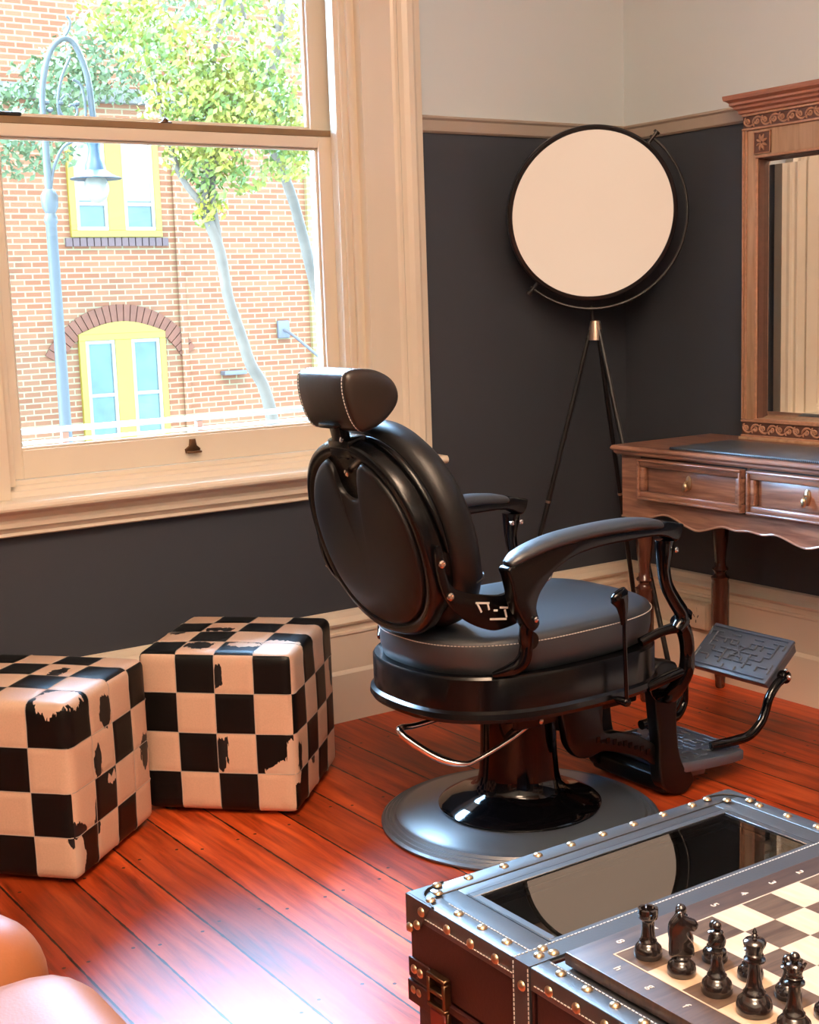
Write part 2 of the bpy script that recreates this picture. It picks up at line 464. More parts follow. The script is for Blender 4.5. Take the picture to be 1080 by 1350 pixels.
# stool with rounded nosing, bead and apron
SP = [(-.092, .786), (-.098, .791), (-.100, .797), (-.098, .804), (-.092, .810), (-.02, .812), (.0, .812), (.012, .826), (.024, .828), (.03, .838), (.046, .840), (.05, .852), (.13, .852), (.2, .83), (.2, .78), (-.03, .78)]
bm = B(); prism(bm, SP, lambda y, z: Vector((WX0, y, z)), lambda y, z: Vector((WX1, y, z)))
SE = [(-.092, .786), (-.098, .791), (-.100, .797), (-.098, .804), (-.092, .810), (-.001, .812), (-.001, .786)]
prism(bm, SE, lambda y, z: Vector((WX1, y, z)), lambda y, z: Vector((WX1+.232, y, z)))
prism(bm, SE, lambda y, z: Vector((WX0-.232, y, z)), lambda y, z: Vector((WX0, y, z)))
obj('stool', W(bm), M_CREAM, win, angle=25)
AP = [(0, .786), (-.070, .786), (-.066, .776), (-.052, .768), (-.046, .760), (-.050, .752), (-.050, .740), (-.038, .734), (-.032, .724), (-.034, .716), (-.028, .712), (0, .712)]
bm = B(); prism(bm, AP, lambda y, z: Vector((WX0-.214, y, z)), lambda y, z: Vector((WX1+.214, y, z)))
obj('apron', W(bm), M_CREAM, win, angle=25)
# sashes
def sash(x0, x1, z0, z1, y0, y1, st, bot, top, m):
    bm = B()
    gx0, gx1, gz0, gz1 = x0+st, x1-st, z0+bot, z1-top
    for (a, b, c, d) in ((x0, gx0, z0, z1), (gx1, x1, z0, z1), (gx0, gx1, z0, gz0), (gx0, gx1, gz1, z1)):
        box(bm, a, b, y0, y1, c, d, .002, 1)
    # moulded inner edge
    k = .007
    for (a, b, c, d) in rim4(gx0, gx1, gz0, gz1, k):
        box(bm, a, b, y0+.010, y1-.004, c, d, .003, 1)
    o = obj('sash', W(bm), m, win, angle=30)
    bm = B(); box(bm, gx0, gx1, (y0+y1)/2+.004, (y0+y1)/2+.007, gz0, gz1); obj('glass_pane', W(bm), M_PANE, o, smooth=False)
    return o
s1 = sash(WX0+.014, -1.146, .854, 1.792, .048, .078, .052, .078, .033, M_CREAM)
s2 = sash(WX0+.014, -1.124, 1.792, WZ1, .092, .124, .072, .028, .06, M_CREAM)
# meeting rail: its brown holds painted backlit shade as well as dirt
bm = B(); box(bm, WX0+.014, -1.146, .052, .09, 1.7925, 1.812, .002, 1); obj('meeting_rail', W(bm), M_SHADEDIRT, win, smooth=False, label='meeting rail, brown for its backlit shade and dirt')
bm = B(); box(bm, -1.700, -1.668, .055, .078, 1.8125, 1.816, .001); lathe(bm, [(.008, 0), (.009, .006), (.004, .012), (0, .013)], 12, (-1.684, .066, 1.816))
obj('sash_catch', W(bm), M_BRASSD, win)
bm = B(); box(bm, -2.19, -2.10, .050, .078, 1.8125, 1.823, .003); box(bm, -2.215, -2.185, .040, .085, 1.8125, 1.836, .004)
obj('sash_lock', W(bm), M_DARK, win)
bm = B()
prism_xz(bm, [(-1.690, .882), (-1.646, .882), (-1.644, .894), (-1.655, .903), (-1.658, .922), (-1.676, .922), (-1.679, .903), (-1.692, .894)], .040, .048, .002)
box(bm, -1.690, -1.646, .026, .040, .882, .888, .002)
obj('sash_lift', W(bm), M_BRASSD, win)

# ------------------------------------------------------------------ power outlet
ot = thing('power_outlet', 'cream double power outlet mounted on the baseboard behind the footrest', 'power outlet', (-.022, -.362, .217))
bm = B(); box(bm, -.034, -.0005, -.078, .078, -.046, .046, .006); obj('socket_box', bm, M_OUTLET, ot)
bm = B(); box(bm, -.040, -.034, -.074, .074, -.042, .042, .003); obj('faceplate', bm, M_OUTLET, ot)
for cy_ in (-.032, .032):
    bm = B()
    for dy, dz, a in ((-.009, .006, .5), (.009, .006, -.5), (0, -.012, 0)):
        M = Matrix.Translation((-.0402, cy_+dy, dz-.006)) @ Matrix.Rotation(a, 4, 'X')
        box(bm, -.0006, .0006, -.0014, .0014, -.005, .005, M=M)
    obj('pin_slots', bm, M_DARK, ot, smooth=False)
for cy_ in (-.032, .032):
    bm = B(); box(bm, -.045, -.040, cy_-.006, cy_+.006, .014, .030, .0015); obj('switch', bm, M_OUTLET, ot)

# ------------------------------------------------------------------ ottomans
def hide_mats(spots_dark, spots_light, seed):
    res = []
    for which in (0, 1):
        m = bpy.data.materials.new('white_cowhide' if which == 0 else 'black_cowhide'); m.use_nodes = True
        N, L = nt(m); p = N['Principled BSDF']; tc = N.new('ShaderNodeTexCoord')
        n = N.new('ShaderNodeTexNoise'); n.inputs['Scale'].default_value = 85; n.inputs['Detail'].default_value = 4
        sp = N.new('ShaderNodeMapping'); sp.inputs['Scale'].default_value = (1, 1, .25); L.new(tc.outputs['Object'], sp.inputs[0]); L.new(sp.outputs[0], n.inputs['Vector'])
        sub = N.new('ShaderNodeVectorMath'); sub.operation = 'SUBTRACT'; sub.inputs[1].default_value = (.5, .5, .5); L.new(n.outputs['Color'], sub.inputs[0])
        scl = N.new('ShaderNodeVectorMath'); scl.operation = 'SCALE'; scl.inputs['Scale'].default_value = .042; L.new(sub.outputs[0], scl.inputs[0])
        add = N.new('ShaderNodeVectorMath'); add.operation = 'ADD'; L.new(tc.outputs['Object'], add.inputs[0]); L.new(scl.outputs[0], add.inputs[1])
        base = ((.70, .47, .33), (.003, .003, .003))[which]
        col = None
        mx = N.new('ShaderNodeMix'); mx.data_type = 'RGBA'
        n2 = N.new('ShaderNodeTexNoise'); n2.inputs['Scale'].default_value = 240; n2.inputs['Detail'].default_value = 2; L.new(tc.outputs['Object'], n2.inputs['Vector'])
        mx.inputs[6].default_value = (*[c*.9 for c in base], 1); mx.inputs[7].default_value = (*[min(1, c*1.1) for c in base], 1); L.new(n2.outputs['Fac'], mx.inputs[0])
        col = mx.outputs[2]
        for (c, rad) in (spots_dark if which == 0 else spots_light):
            s = N.new('ShaderNodeVectorMath'); s.operation = 'SUBTRACT'; s.inputs[1].default_value = c; L.new(add.outputs[0], s.inputs[0])
            d = N.new('ShaderNodeVectorMath'); d.operation = 'DIVIDE'; d.inputs[1].default_value = rad; L.new(s.outputs[0], d.inputs[0])
            l = N.new('ShaderNodeVectorMath'); l.operation = 'LENGTH'; L.new(d.outputs[0], l.inputs[0])
            t = N.new('ShaderNodeMath'); t.operation = 'LESS_THAN'; t.inputs[1].default_value = 1; L.new(l.outputs['Value'], t.inputs[0])
            k = N.new('ShaderNodeMix'); k.data_type = 'RGBA'; L.new(t.outputs[0], k.inputs[0]); L.new(col, k.inputs[6])
            k.inputs[7].default_value = ((.006, .0055, .006, 1), (.66, .47, .35, 1))[which]
            col = k.outputs[2]
        L.new(col, p.inputs['Base Color'])
        p.inputs['Roughness'].default_value = .42 if which else .45
        p.inputs['Specular IOR Level'].default_value = .45 if which == 0 else .22
        bp = N.new('ShaderNodeBump'); bp.inputs['Strength'].default_value = .2; bp.inputs['Distance'].default_value = .001
        L.new(n2.outputs['Fac'], bp.inputs['Height']); L.new(bp.outputs['Normal'], p.inputs['Normal'])
        res.append(m)
    return res

def ottoman(loc, rot, s, h, grids, label, mats):
    """grids: face -> fn(i,j)->0 white/1 black"""
    t = thing('ottoman', label, 'ottoman', (loc[0], loc[1], 0), rot, 'chequered cowhide cube ottomans')
    bm = B(); n = 4; q = 8; H = s/2; R = .022; z0 = .012
    def shape(p):    # rounded, softly puffed box; p in [-1,1]^3
        hh = (h-z0)/2
        e = Vector((p.x*H, p.y*H, p.z*hh))
        c = Vector((max(-H+R, min(H-R, e.x)), max(-H+R, min(H-R, e.y)), max(-hh+R, min(hh-R, e.z))))
        d = e-c
        if d.length > 1e-9: e = c + d.normalized()*R
        ax = [abs(p.x), abs(p.y), abs(p.z)]; k = ax.index(max(ax)); o = [a for i, a in enumerate((p.x, p.y, p.z)) if i != k]
        puff = .007*(1-o[0]**2)*(1-o[1]**2)
        # seams pinch the hide a little
        def seam(v):
            f = (v+1)/2*n; return min(abs(f-round(f)), .5)
        sd = min([seam(v) for v in o if abs(v) < .97] or [.5])
        if sd < .06: puff -= .0022*(1-sd/.06)
        e[k] += math.copysign(puff, e[k])
        e.z += hh+z0
        return e
    m = n*q
    loc1 = [-1 + 2*(i/m) for i in range(m+1)]
    # denser near the cell seams and edges
    def warp(i):
        c = i // q; f = (i % q)/q
        f = f - .10*math.sin(2*PI*f)/1.0*.9
        return -1 + 2*(c+f)/n
    loc1 = [warp(i) for i in range(m)] + [1.0]
    for k, sgn in ((0, -1), (0, 1), (1, -1), (1, 1), (2, -1), (2, 1)):
        vs = {}
        for i in range(m+1):
            for j in range(m+1):
                a, b = loc1[i], loc1[j]
                p = [0, 0, 0]; p[k] = sgn; p[(k+1) % 3 if k != 1 else 0] = a; p[(k+2) % 3 if k != 1 else 2] = b
                vs[i, j] = bm.verts.new(shape(Vector(p)))
        g = grids.get((k, sgn), lambda a, b: (a+b) % 2)
        for i in range(m):
            for j in range(m):
                f = bm.faces.new((vs[i, j], vs[i+1, j], vs[i+1, j+1], vs[i, j+1])); f.material_index = g(i//q, j//q)
    bmesh.ops.remove_doubles(bm, verts=bm.verts[:], dist=1e-5)
    obj('cowhide_cover', bm, mats, t, angle=60)
    # seam lines, thin cream thread between patches
    bm = B(); hh = (h-z0)/2
    for i in range(1, n):
        v = -1+2*i/n
        for k, sgn in ((0, -1), (1, -1), (0, 1), (1, 1), (2, 1)):
            for ori in (0, 1):
                pts = []
                for u in [(-.995 + 1.99*w/40) for w in range(41)]:
                    if k == 2: p = Vector((v, u, 1)) if ori else Vector((u, v, 1))
                    elif k == 0: p = Vector((sgn, v, u)) if ori else Vector((sgn, u, v))
                    else: p = Vector((v, sgn, u)) if ori else Vector((u, sgn, v))
                    e = shape(p)
                    pts.append(e)
                tube(bm, pts, .0011, 5, 1)
    obj('seam_piping', bm, mat('seam_thread', (.42, .36, .31), .6), t)
    for a in (-1, 1):
        for b in (-1, 1):
            bm = B(); lathe(bm, [(.016, 0), (.016, .016)], 12, (a*(H-.05), b*(H-.05), 0)); obj('foot', bm, M_DARK, t)
    return t
S = .412
h2 = S/2
# second ottoman (near the chair)
dark2 = [((-h2, -.03+.02, .372), (.05, .012, .030)), ((-h2, -.012, .17), (.05, .016, .05)), ((.02, .06, .43), (.020, .045, .05)), ((-.14, .06, .43), (.03, .04, .05)),
         ((-.06, -h2-.0, .135), (.022, .05, .035)), ((-.17, -h2, .145), (.012, .05, .05)), ((.17, -h2, .29), (.02, .05, .05)), ((.02, .165, .43), (.05, .03, .05))]
light2 = [((-h2, -.175, .118), (.05, .05, .035)), ((-h2, -.20, .16), (.05, .022, .05)), ((-.13, -.06, .43), (.02, .045, .05)), ((-.1, -.15, .43), (.02, .06, .05))]
M2 = hide_mats(dark2, light2, 1)
g2 = {(0, -1): lambda j, k: (j+k) % 2, (1, -1): lambda i, k: (i+k+1) % 2, (2, 1): lambda i, j: (i+j) % 2}
def centre(C, th, s):
    e1 = Vector((math.cos(th), math.sin(th))); e2 = Vector((-math.sin(th), math.cos(th)))
    return Vector(C) + (e1+e2)*s/2
T2 = math.radians(45); c2 = centre((-1.757, -.652), T2, S)
ottoman(c2, T2, S, .432, g2, 'black and white chequered cowhide cube ottoman nearer the barber chair', M2)
# first ottoman (left edge of the frame)
dark1 = [((-.03, -h2, .365), (.028, .05, .042)), ((-.085, -h2, .255), (.016, .05, .045)), ((-.105, -h2, .13), (.012, .05, .045)), ((-.178, -h2, .115), (.026, .05, .03)), ((.165, -h2, .2), (.022, .05, .045)),
         ((.02, -.06, .43), (.05, .02, .05)), ((-.16, .06, .43), (.02, .03, .05)), ((-h2, -.2, .12), (.03, .012, .03))]
light1 = [((-.025, -h2, .20), (.022, .05, .012)), ((-.16, -.16, .43), (.055, .05, .05)), ((-.19, -h2, .06), (.022, .05, .06))]
G1 = {3: (1, 0, 0, 1), 2: (0, 0, 1, 0), 1: (0, 1, 0, 0), 0: (1, 0, 1, 0)}
g1 = {(0, -1): lambda j, k: (j+k) % 2, (1, -1): lambda i, k: G1[k][i], (2, 1): lambda i, j: (i+j+1) % 2}
M1 = hide_mats(dark1, light1, 2)
T1 = math.radians(41.5); c1 = centre((-2.362, -.702), T1, S)
ottoman(c1, T1, S, .432, g1, 'black and white chequered cowhide cube ottoman cut off by the left edge', M1)

# ------------------------------------------------------------------ barber chair  (chair space: +x forward, +y its left, origin = centre of base on the floor)
chair = thing('barber_chair', 'black vintage barber chair with round back, padded arms and footrest', 'barber chair', (-1.315, -1.0, 0))
bm = B(); lathe(bm, [(.30, 0), (.340, 0), (.349, .004), (.350, .009), (.344, .013), (.341, .012), (.336, .017), (.330, .016), (.325, .021), (.318, .020), (.312, .026), (.304, .025),
                    (.296, .029), (.20, .040), (.10, .046), (0, .046)], 96)
obj('base_plate', bm, M_BASE, chair, angle=50)
bm = B(); lathe(bm, [(.19, .0405), (.203, .0415), (.205, .047), (.198, .053), (.17, .064), (.14, .072), (.118, .082), (.106, .098), (.100, .125), (.096, .18), (.093, .30), (.093, .37), (0, .37)], 80)
obj('column', bm, M_BGLOSS, chair, angle=50)
# mechanism under the seat
bm = B()
box(bm, -.17, .22, -.17, .17, .335, .375, .012); box(bm, -.10, .12, -.12, .12, .30, .34, .01)
for y in (-.1, .1): box(bm, -.09, .30, y-.012, y+.012, .27, .34, .006)
box(bm, -.105, -.085, -.09, .05, .285, .33, .003)
obj('lift_housing', bm, M_UNDER, chair)
for (x, y, z) in ((-.06, -.113, .30), (-.02, -.113, .283), (.05, -.113, .292), (.12, -.113, .298), (.17, -.113, .29), (.25, -.113, .30)):
    bm = B(); lathe(bm, [(.0075, 0), (.0075, .004), (.004, .006), (0, .006)], 10, M=Matrix.Translation((x, y, z)) @ Matrix.Rotation(PI/2, 4, 'X'))
    obj('bolt', bm, M_SCREW, chair)
# pump lever: chrome loop
bm = B(); tube(bm, [(-.055, -.105, .275), (-.105, -.095, .248), (-.184, -.07, .210), (-.222, -.06, .207), (-.262, -.02, .220), (-.310, .03, .262), (-.320, .05, .280), (-.300, .075, .279), (-.25, .085, .272), (-.16, .09, .275), (-.06, .095, .285)],
           [.006, .006, .006, .0075, .0095, .0095, .0085, .008, .007, .007, .007], 12, 6)
obj('pump_lever', bm, M_CHROME, chair, label='chrome foot pump lever')
# seat band: lower ring and flat upper ledge
bm = B()
loft(bm, [(0, .335, .30, .262, (2.5, 3.2), .345), (0, .362, .315, .282, (2.5, 3.2), .352), (0, .368, .32, .288, (2.5, 3.2), .362), (0, .366, .318, .286, (2.5, 3.2), .374),
          (0, .358, .312, .280, (2.5, 3.2), .380), (0, .358, .312, .280, (2.5, 3.2), .452), (0, .354, .308, .276, (2.5, 3.2), .458), (0, .30, .27, .24, (2.5, 3.2), .459), ], 80)
obj('seat_band', bm, M_BLK, chair, angle=35)
# seat cushion
Mseat = Matrix.Translation((.0, 0, 0)) @ Matrix.Rotation(math.radians(-1.0), 4, 'Y')
n_ = (2.5, 3.2)
bm = B()
rings = [(0, .30, .29, .235, n_, .452), (0, .325, .318, .252, n_, .462), (0, .332, .326, .257, n_, .49), (0, .332, .328, .258, n_, .530), (0, .327, .324, .254, n_, .541),
         (0, .314, .310, .242, n_, .549), (0, .27, .27, .20, n_, .556), (0, .18, .18, .13, n_, .561), (0, .08, .08, .06, n_, .563)]
loft(bm, rings, 80, M=Mseat); seat = obj('seat', bm, M_SEATV, chair, angle=60)
def se(a_b, a_f, b, n, z, k=160):
    out = []
    for i in range(k+1):
        t = 2*PI*i/k; c, s = math.cos(t), math.sin(t); nn = n[1] if c > 0 else n[0]; a = a_f if c > 0 else a_b
        out.append(Vector((a*math.copysign(abs(c)**(2/nn), c), b*math.copysign(abs(s)**(2/nn), s), z)))
    return out
bm = B(); dashes(bm, [Mseat @ p for p in se(.3335, .3295, .2595, n_, .531)], .0085, .0055, .0018, .0018); obj('stitching', bm, M_THREAD, seat, smooth=False)

# backrest frame of reference
TAU = .283
Xn = Vector((math.cos(TAU), 0, math.sin(TAU))); Yl = Vector((0, 1, 0)); Zu = Vector((-math.sin(TAU), 0, math.cos(TAU)))
MB = Matrix(((Zu.x, Yl.x, Xn.x, -.424), (Zu.y, Yl.y, Xn.y, 0), (Zu.z, Yl.z, Xn.z, .763), (0, 0, 0, 1)))   # loft space: x = up, y = left, z = forward
bm = B()
E2 = 2.15
loft(bm, [(0, .205, .208, .204, E2, .004), (0, .210, .213, .209, E2, -.001), (0, .226, .228, .224, E2, -.003), (0, .234, .236, .232, E2, .001), (0, .238, .239, .235, E2, .008),
          (0, .240, .241, .237, E2, .022), (0, .240, .241, .237, E2, .030), (0, .230, .231, .227, E2, .032)], 96, M=MB)
back = obj('backrest', bm, M_BLK, chair, angle=50)
# raised back panel with the U-shaped cut at its top
bm = B()
outl = []
for i in range(121):      # oval edge, leaving room for the U at the top
    t = math.radians(19.5) + (2*PI-2*math.radians(19.5))*i/120; c, s__ = math.cos(t), math.sin(t)
    outl.append((.205*math.copysign(abs(c)**(2/E2), c), .199*math.copysign(abs(s__)**(2/E2), s__)))
un = [(.185, -.058), (.170, -.050), (.152, -.0475), (.135, -.045), (.118, -.036), (.107, -.020), (.103, 0), (.107, .020), (.118, .036), (.135, .045), (.152, .0475), (.170, .050), (.185, .058)]
outl += [(p.x, p.y) for p in catmull([(a, b, 0) for a, b in un], 4)]
cxp = -.10; RL = []
for sc_, z in ((1.0, .004), (.998, .0005), (.990, -.0035), (.978, -.006), (.95, -.0080), (.85, -.0115), (.7, -.0140), (.5, -.0155), (.25, -.016)):
    mixr = max(0, (1-sc_-.12))/.88
    row = []
    for a, b in outl:
        x = cxp+(a-cxp)*sc_; y = b*sc_
        row.append(bm.verts.new(MB @ Vector((x, y, z))))
    RL.append(row)
for A, C in zip(RL[:-1], RL[1:]):
    for i in range(len(A)): bm.faces.new((A[i], A[(i+1) % len(A)], C[(i+1) % len(A)], C[i]))
bm.faces.new(RL[-1])
obj('back_panel', bm, M_VINYL, back, angle=70)
bm = B(); lathe(bm, [(.008, 0), (.008, .003), (.004, .005), (0, .005)], 16, M=MB @ Matrix.Translation((.166, 0, .0005)) @ Matrix.Rotation(PI, 4, 'X'))
obj('screw', bm, M_SCREW, back)
# inner shell between back plate and cushion
bm = B()
loft(bm, [(0, .22, .22, .216, E2, .028), (0, .226, .227, .224, E2, .034), (0, .226, .227, .224, E2, .075), (0, .215, .215, .21, E2, .082)], 72, M=MB)
obj('back_shell', bm, M_BLK, back, angle=50)
# cushion
bm = B()
loft(bm, [(0, .21, .21, .205, E2, .060), (0, .242, .242, .238, E2, .066), (0, .254, .252, .250, E2, .085), (0, .256, .254, .252, E2, .105), (0, .248, .246, .244, E2, .128),
          (0, .225, .225, .222, E2, .145), (0, .18, .18, .178, E2, .155), (0, .10, .10, .10, E2, .160), (0, .03, .03, .03, E2, .161)], 96, M=MB)
cush = obj('back_cushion', bm, M_VINYL, back, angle=70)
bm = B(); tube(bm, [MB @ Vector((-.115, y, .106+.002)) for y in (-.235, -.232)] + [MB @ Vector((-.115, -.227, .13)), MB @ Vector((-.115, -.20, .150))], .0016, 6, 4); obj('cushion_seam', bm, M_SEAM, cush)
# ornamental ridge on the shell's top shoulder
bm = B()
pts = [MB @ Vector((.234*math.cos(t), -.230*math.sin(t), .056)) for t in [math.radians(a) for a in (8, 20, 35, 50, 65, 80, 95)]]
tube(bm, pts, [.004, .009, .012, .012, .011, .008, .004], 10, 5)
obj('shoulder_moulding', bm, M_BLK, back)

# headrest
HR = [(-.531, 1.136), (-.529, 1.098), (-.513, 1.050), (-.490, 1.023), (-.463, 1.026), (-.430, 1.042), (-.399, 1.072), (-.392, 1.100), (-.408, 1.130), (-.447, 1.151), (-.490, 1.157), (-.521, 1.152)]
hc = Vector((-.463, 0, 1.092))
poly = smooth_poly(HR, 4)
bm = B()
prof = [(-0.1108, .45), (-0.1096, .66), (-0.1068, .84), (-0.1027, .94), (-0.0978, .985), (-0.0913, 1.0), (-0.0489, 1.012), (0.0000, 1.016), (0.0489, 1.012), (0.0913, 1.0), (0.0978, .985), (0.1027, .94), (0.1068, .84), (0.1096, .66), (0.1108, .45)]
rows = []
for y, s_ in prof:
    rows.append([bm.verts.new((hc.x + (a-hc.x)*s_, y, hc.z + (b-hc.z)*s_)) for a, b in poly])
nn = len(poly)
for A, C in zip(rows[:-1], rows[1:]):
    for i in range(nn): bm.faces.new((A[i], A[(i+1) % nn], C[(i+1) % nn], C[i]))
bm.faces.new(rows[0]); bm.faces.new(rows[-1][::-1])
head = obj('headrest', bm, M_HEADV, chair, angle=70)
for y in (-.0925, .0925):
    bm = B()
    pp = [Vector((hc.x + (a-hc.x)*1.004, y, hc.z + (b-hc.z)*1.004)) for a, b in poly]; pp.append(pp[0])
    dashes(bm, pp, .0075, .005, .0018, .0018, up=(0, 1, 0))
    obj('stitching', bm, M_THREAD, head, smooth=False)
bm = B()
for y in (-.0968, .0968):
    tube(bm, [Vector((hc.x + (a-hc.x)*.987, y, hc.z + (b-hc.z)*.987)) for a, b in poly], .0014, 6, 1, closed=True)
tube(bm, [Vector((-.5300, y, 1.139)) for y in (-.07, -.04, 0, .04, .07)], .0014, 6, 2)
obj('seam_piping', bm, M_SEAM, head)
bm = B(); M = Matrix.Translation((-.485, 0, 1.015)) @ Matrix.Rotation(-.25, 4, 'Y')
box(bm, -.012, .012, -.022, .022, -.06, .03, .003, M=M); box(bm, -.03, .03, -.035, .035, .018, .03, .004, M=M)
obj('headrest_post', bm, M_BLK, chair)
bm = B(); M = Matrix.Translation((-.470, 0, .992)) @ Matrix.Rotation(-.25, 4, 'Y')
box(bm, -.022, .03, -.045, .045, -.03, .012, .006, M=M); obj('post_bracket', bm, M_BLK, chair)
bm = B(); lathe(bm, [(.006, 0), (.006, .003), (0, .005)], 12, M=Matrix.Translation((-.492, -.02, 1.0)) @ Matrix.Rotation(-PI/2, 4, 'Y')); obj('screw', bm, M_CHROME, chair)

# arms
def arm_profile():
    top = [(-.262, .712), (-.258, .727), (-.243, .742), (-.190, .760), (-.139, .770), (-.065, .780), (-.005, .784), (.07, .786), (.135, .784), (.190, .777)]
    return top
for s in (-1, 1):
    y = .29*s
    # padded top
    bm = B()
    path = [(-.250, y, .725), (-.225, y, .738), (-.18, y, .751), (-.12, y, .762), (-.05, y, .768), (.02, y, .771), (.09, y, .771), (.15, y, .767), (.195, y, .760), (.205, y, .757)]
    tube(bm, path, [.008, .014, .016, .017, .017, .017, .017, .0155, .012, .007], 16, 5, flat=(2.0, 1.0, (0, 0, 1)))
    pad = obj('arm_pad', bm, M_SEATV, chair, angle=70)
    # under frame, thick beam running from the rear scroll to the front cap
    bm = B()
    poly = smooth_poly([(-.262, .716), (-.256, .697), (-.248, .668), (-.243, .640), (-.216, .590), (-.196, .570), (-.176, .585), (-.184, .620), (-.176, .648), (-.158, .670), (-.125, .700), (-.07, .722), (0, .733), (.09, .736), (.19, .735), (.243, .716), (.262, .730),
                        (.268, .752), (.262, .757), (.215, .768), (.19, .765), (.1, .768), (.02, .767), (-.06, .764), (-.14, .751), (-.20, .738), (-.245, .726)], 3)
    prism_xz(bm, poly, y-.020, y+.020, .006, 3)
    obj('arm_frame', bm, M_BLK, chair, angle=40)
    # front post, slender S
    bm = B()
    tube(bm, [(.222, y, .720), (.220, y, .690), (.219, y, .655), (.229, y, .610), (.255, y, .568), (.277, y, .538), (.280, y, .515), (.262, y, .495)], [.026, .022, .017, .0165, .0175, .0185, .020, .018], 14, 5, flat=(1.0, .9, (0, 1, 0)))
    tube(bm, [(.268, y*.99, .520), (.298, y*.97, .480), (.312, y*.95, .430), (.305, y*.95, .380), (.288, y*.86, .325), (.30, y*.68, .305), (.33, y*.50, .30)], [.020, .019, .018, .020, .021, .018, .014], 14, 5)
    tube(bm, [(.292, y, .528), (.302, y, .536)], [.018, .012], 12, 2)
    tube(bm, [(.265, y*.98, .50), (.225, y*.95, .495), (.17, y*.9, .475)], [.014, .012, .012], 10, 4)
    tube(bm, [(.305, y*.95, .385), (.25, y*.93, .375), (.19, y*.9, .36)], [.014, .014, .012], 10, 4)
    obj('front_post', bm, M_BGLOSS, chair, angle=60)
    # inner slim rod of the post
    # rear foot of the arm
    bm = B()
    tube(bm, [(-.195, y, .600), (-.200, y*.99, .565), (-.195, y*.97, .535), (-.20, y*.95, .500), (-.220, y*.90, .480), (-.252, y*.80, .466)], [.020, .016, .015, .017, .016, .006], 14, 5)
    lathe(bm, [(.020, -.012), (.024, 0), (.020, .012)], 16, M=Matrix.Translation((-.188, y*.97, .545)) @ Matrix.Rotation(PI/2, 4, 'X'))
    obj('rear_post', bm, M_BGLOSS, chair, angle=60)
    # side bracket from arm to back plate, with the cut-out mark
    bm = B()
    poly = smooth_poly([(-.412, .773), (-.396, .776), (-.386, .72), (-.372, .69), (-.340, .672), (-.29, .658), (-.24, .650), (-.19, .655), (-.175, .62), (-.180, .585), (-.24, .572), (-.28, .578), (-.333, .605), (-.375, .645), (-.400, .70)], 4)
    yb = .246*s
    prism_xz(bm, poly, yb-.006, yb+.006, .002, 2)
    br = obj('side_bracket', bm, M_BLK, chair, angle=40)
    bm = B(); yo = yb + (.0067*s)
    def bar_(x0, z0, x1, z1, w=.0045):
        a = Vector((x0+.012, 0, z0)); b = Vector((x1+.012, 0, z1)); d = (b-a).normalized(); n = Vector((-d.z, 0, d.x))*w
        ps = [a+n-d*w, b+n+d*w, b-n+d*w, a-n-d*w]
        prism_xz(bm, [(p.x, p.z) for p in ps], yo-.0008, yo+.0008)
    for q_ in ((-.320, .6425, -.287, .6375), (-.3165, .638, -.308, .622), (-.289, .634, -.2865, .624), (-.271, .6185, -.265, .6175), (-.254, .6225, -.236, .6195), (-.242, .614, -.2385, .600), (-.282, .6005, -.2405, .5945)):
        bar_(*q_, w=.0021)
    obj('emblem', bm, M_THREAD, br, smooth=False, label='pale metal emblem on the bracket')
    for (x, z) in ((-.398, .741), (-.378, .667)):
        bm = B(); lathe(bm, [(.0085, 0), (.0085, .004), (.005, .006), (.0035, .003), (0, .003)], 18, M=Matrix.Translation((x, yb+.006*s, z)) @ Matrix.Rotation(PI/2*(1 if s < 0 else -1), 4, 'X'))
        obj('bolt', bm, M_SCREW, chair)
    scr = [(.236, -1, .023), (-.192, -1, .022)] if s < 0 else [(.236, 1, .023), (-.192, 1, .022), (.236, -1, .023), (.205, -1, .023)]
    for x, side_, off in scr:
        bm = B(); lathe(bm, [(.0065, 0), (.0065, .004), (.004, .006), (0, .006)], 14, M=Matrix.Translation((x, y+off*side_, .698 if x > 0 else .598)) @ Matrix.Rotation(-PI/2*side_, 4, 'X'))
        obj('arm_screw', bm, M_CHROME, chair)
    # small chrome hook beneath the arm
    bm = B(); yy = y-.028*s
    tube(bm, [(-.075, yy, .722), (-.072, yy, .700), (-.088, yy, .688), (-.125, yy, .684), (-.150, yy, .678)] if s > 0 else [(-.100, yy, .700), (-.104, yy, .678), (-.116, yy, .668), (-.126, yy, .678), (-.122, yy, .690)], .0035, 8, 5)
    obj('towel_hook', bm, M_CHROME, chair)

# recline lever with paddle
bm = B(); yl = -.315
tube(bm, [(.068, yl, .575), (.0695, yl, .50), (.072, yl, .42), (.074, yl, .352)], .0052, 10, 3)
lathe(bm, [(.009, -.005), (.011, 0), (.009, .030)], 12, M=Matrix.Translation((.074, yl, .358)) @ Matrix.Rotation(-PI/2, 4, 'X'))
tube(bm, [(.067, yl, .545), (.066, yl, .568), (.062, yl, .592), (.054, yl, .612), (.048, yl, .622), (.046, yl, .626)], [.007, .010, .015, .022, .018, .005], 16, 4, flat=(1.25, .55, (0, 1, 0)))
obj('recline_lever', bm, M_BGLOSS, chair, angle=70)

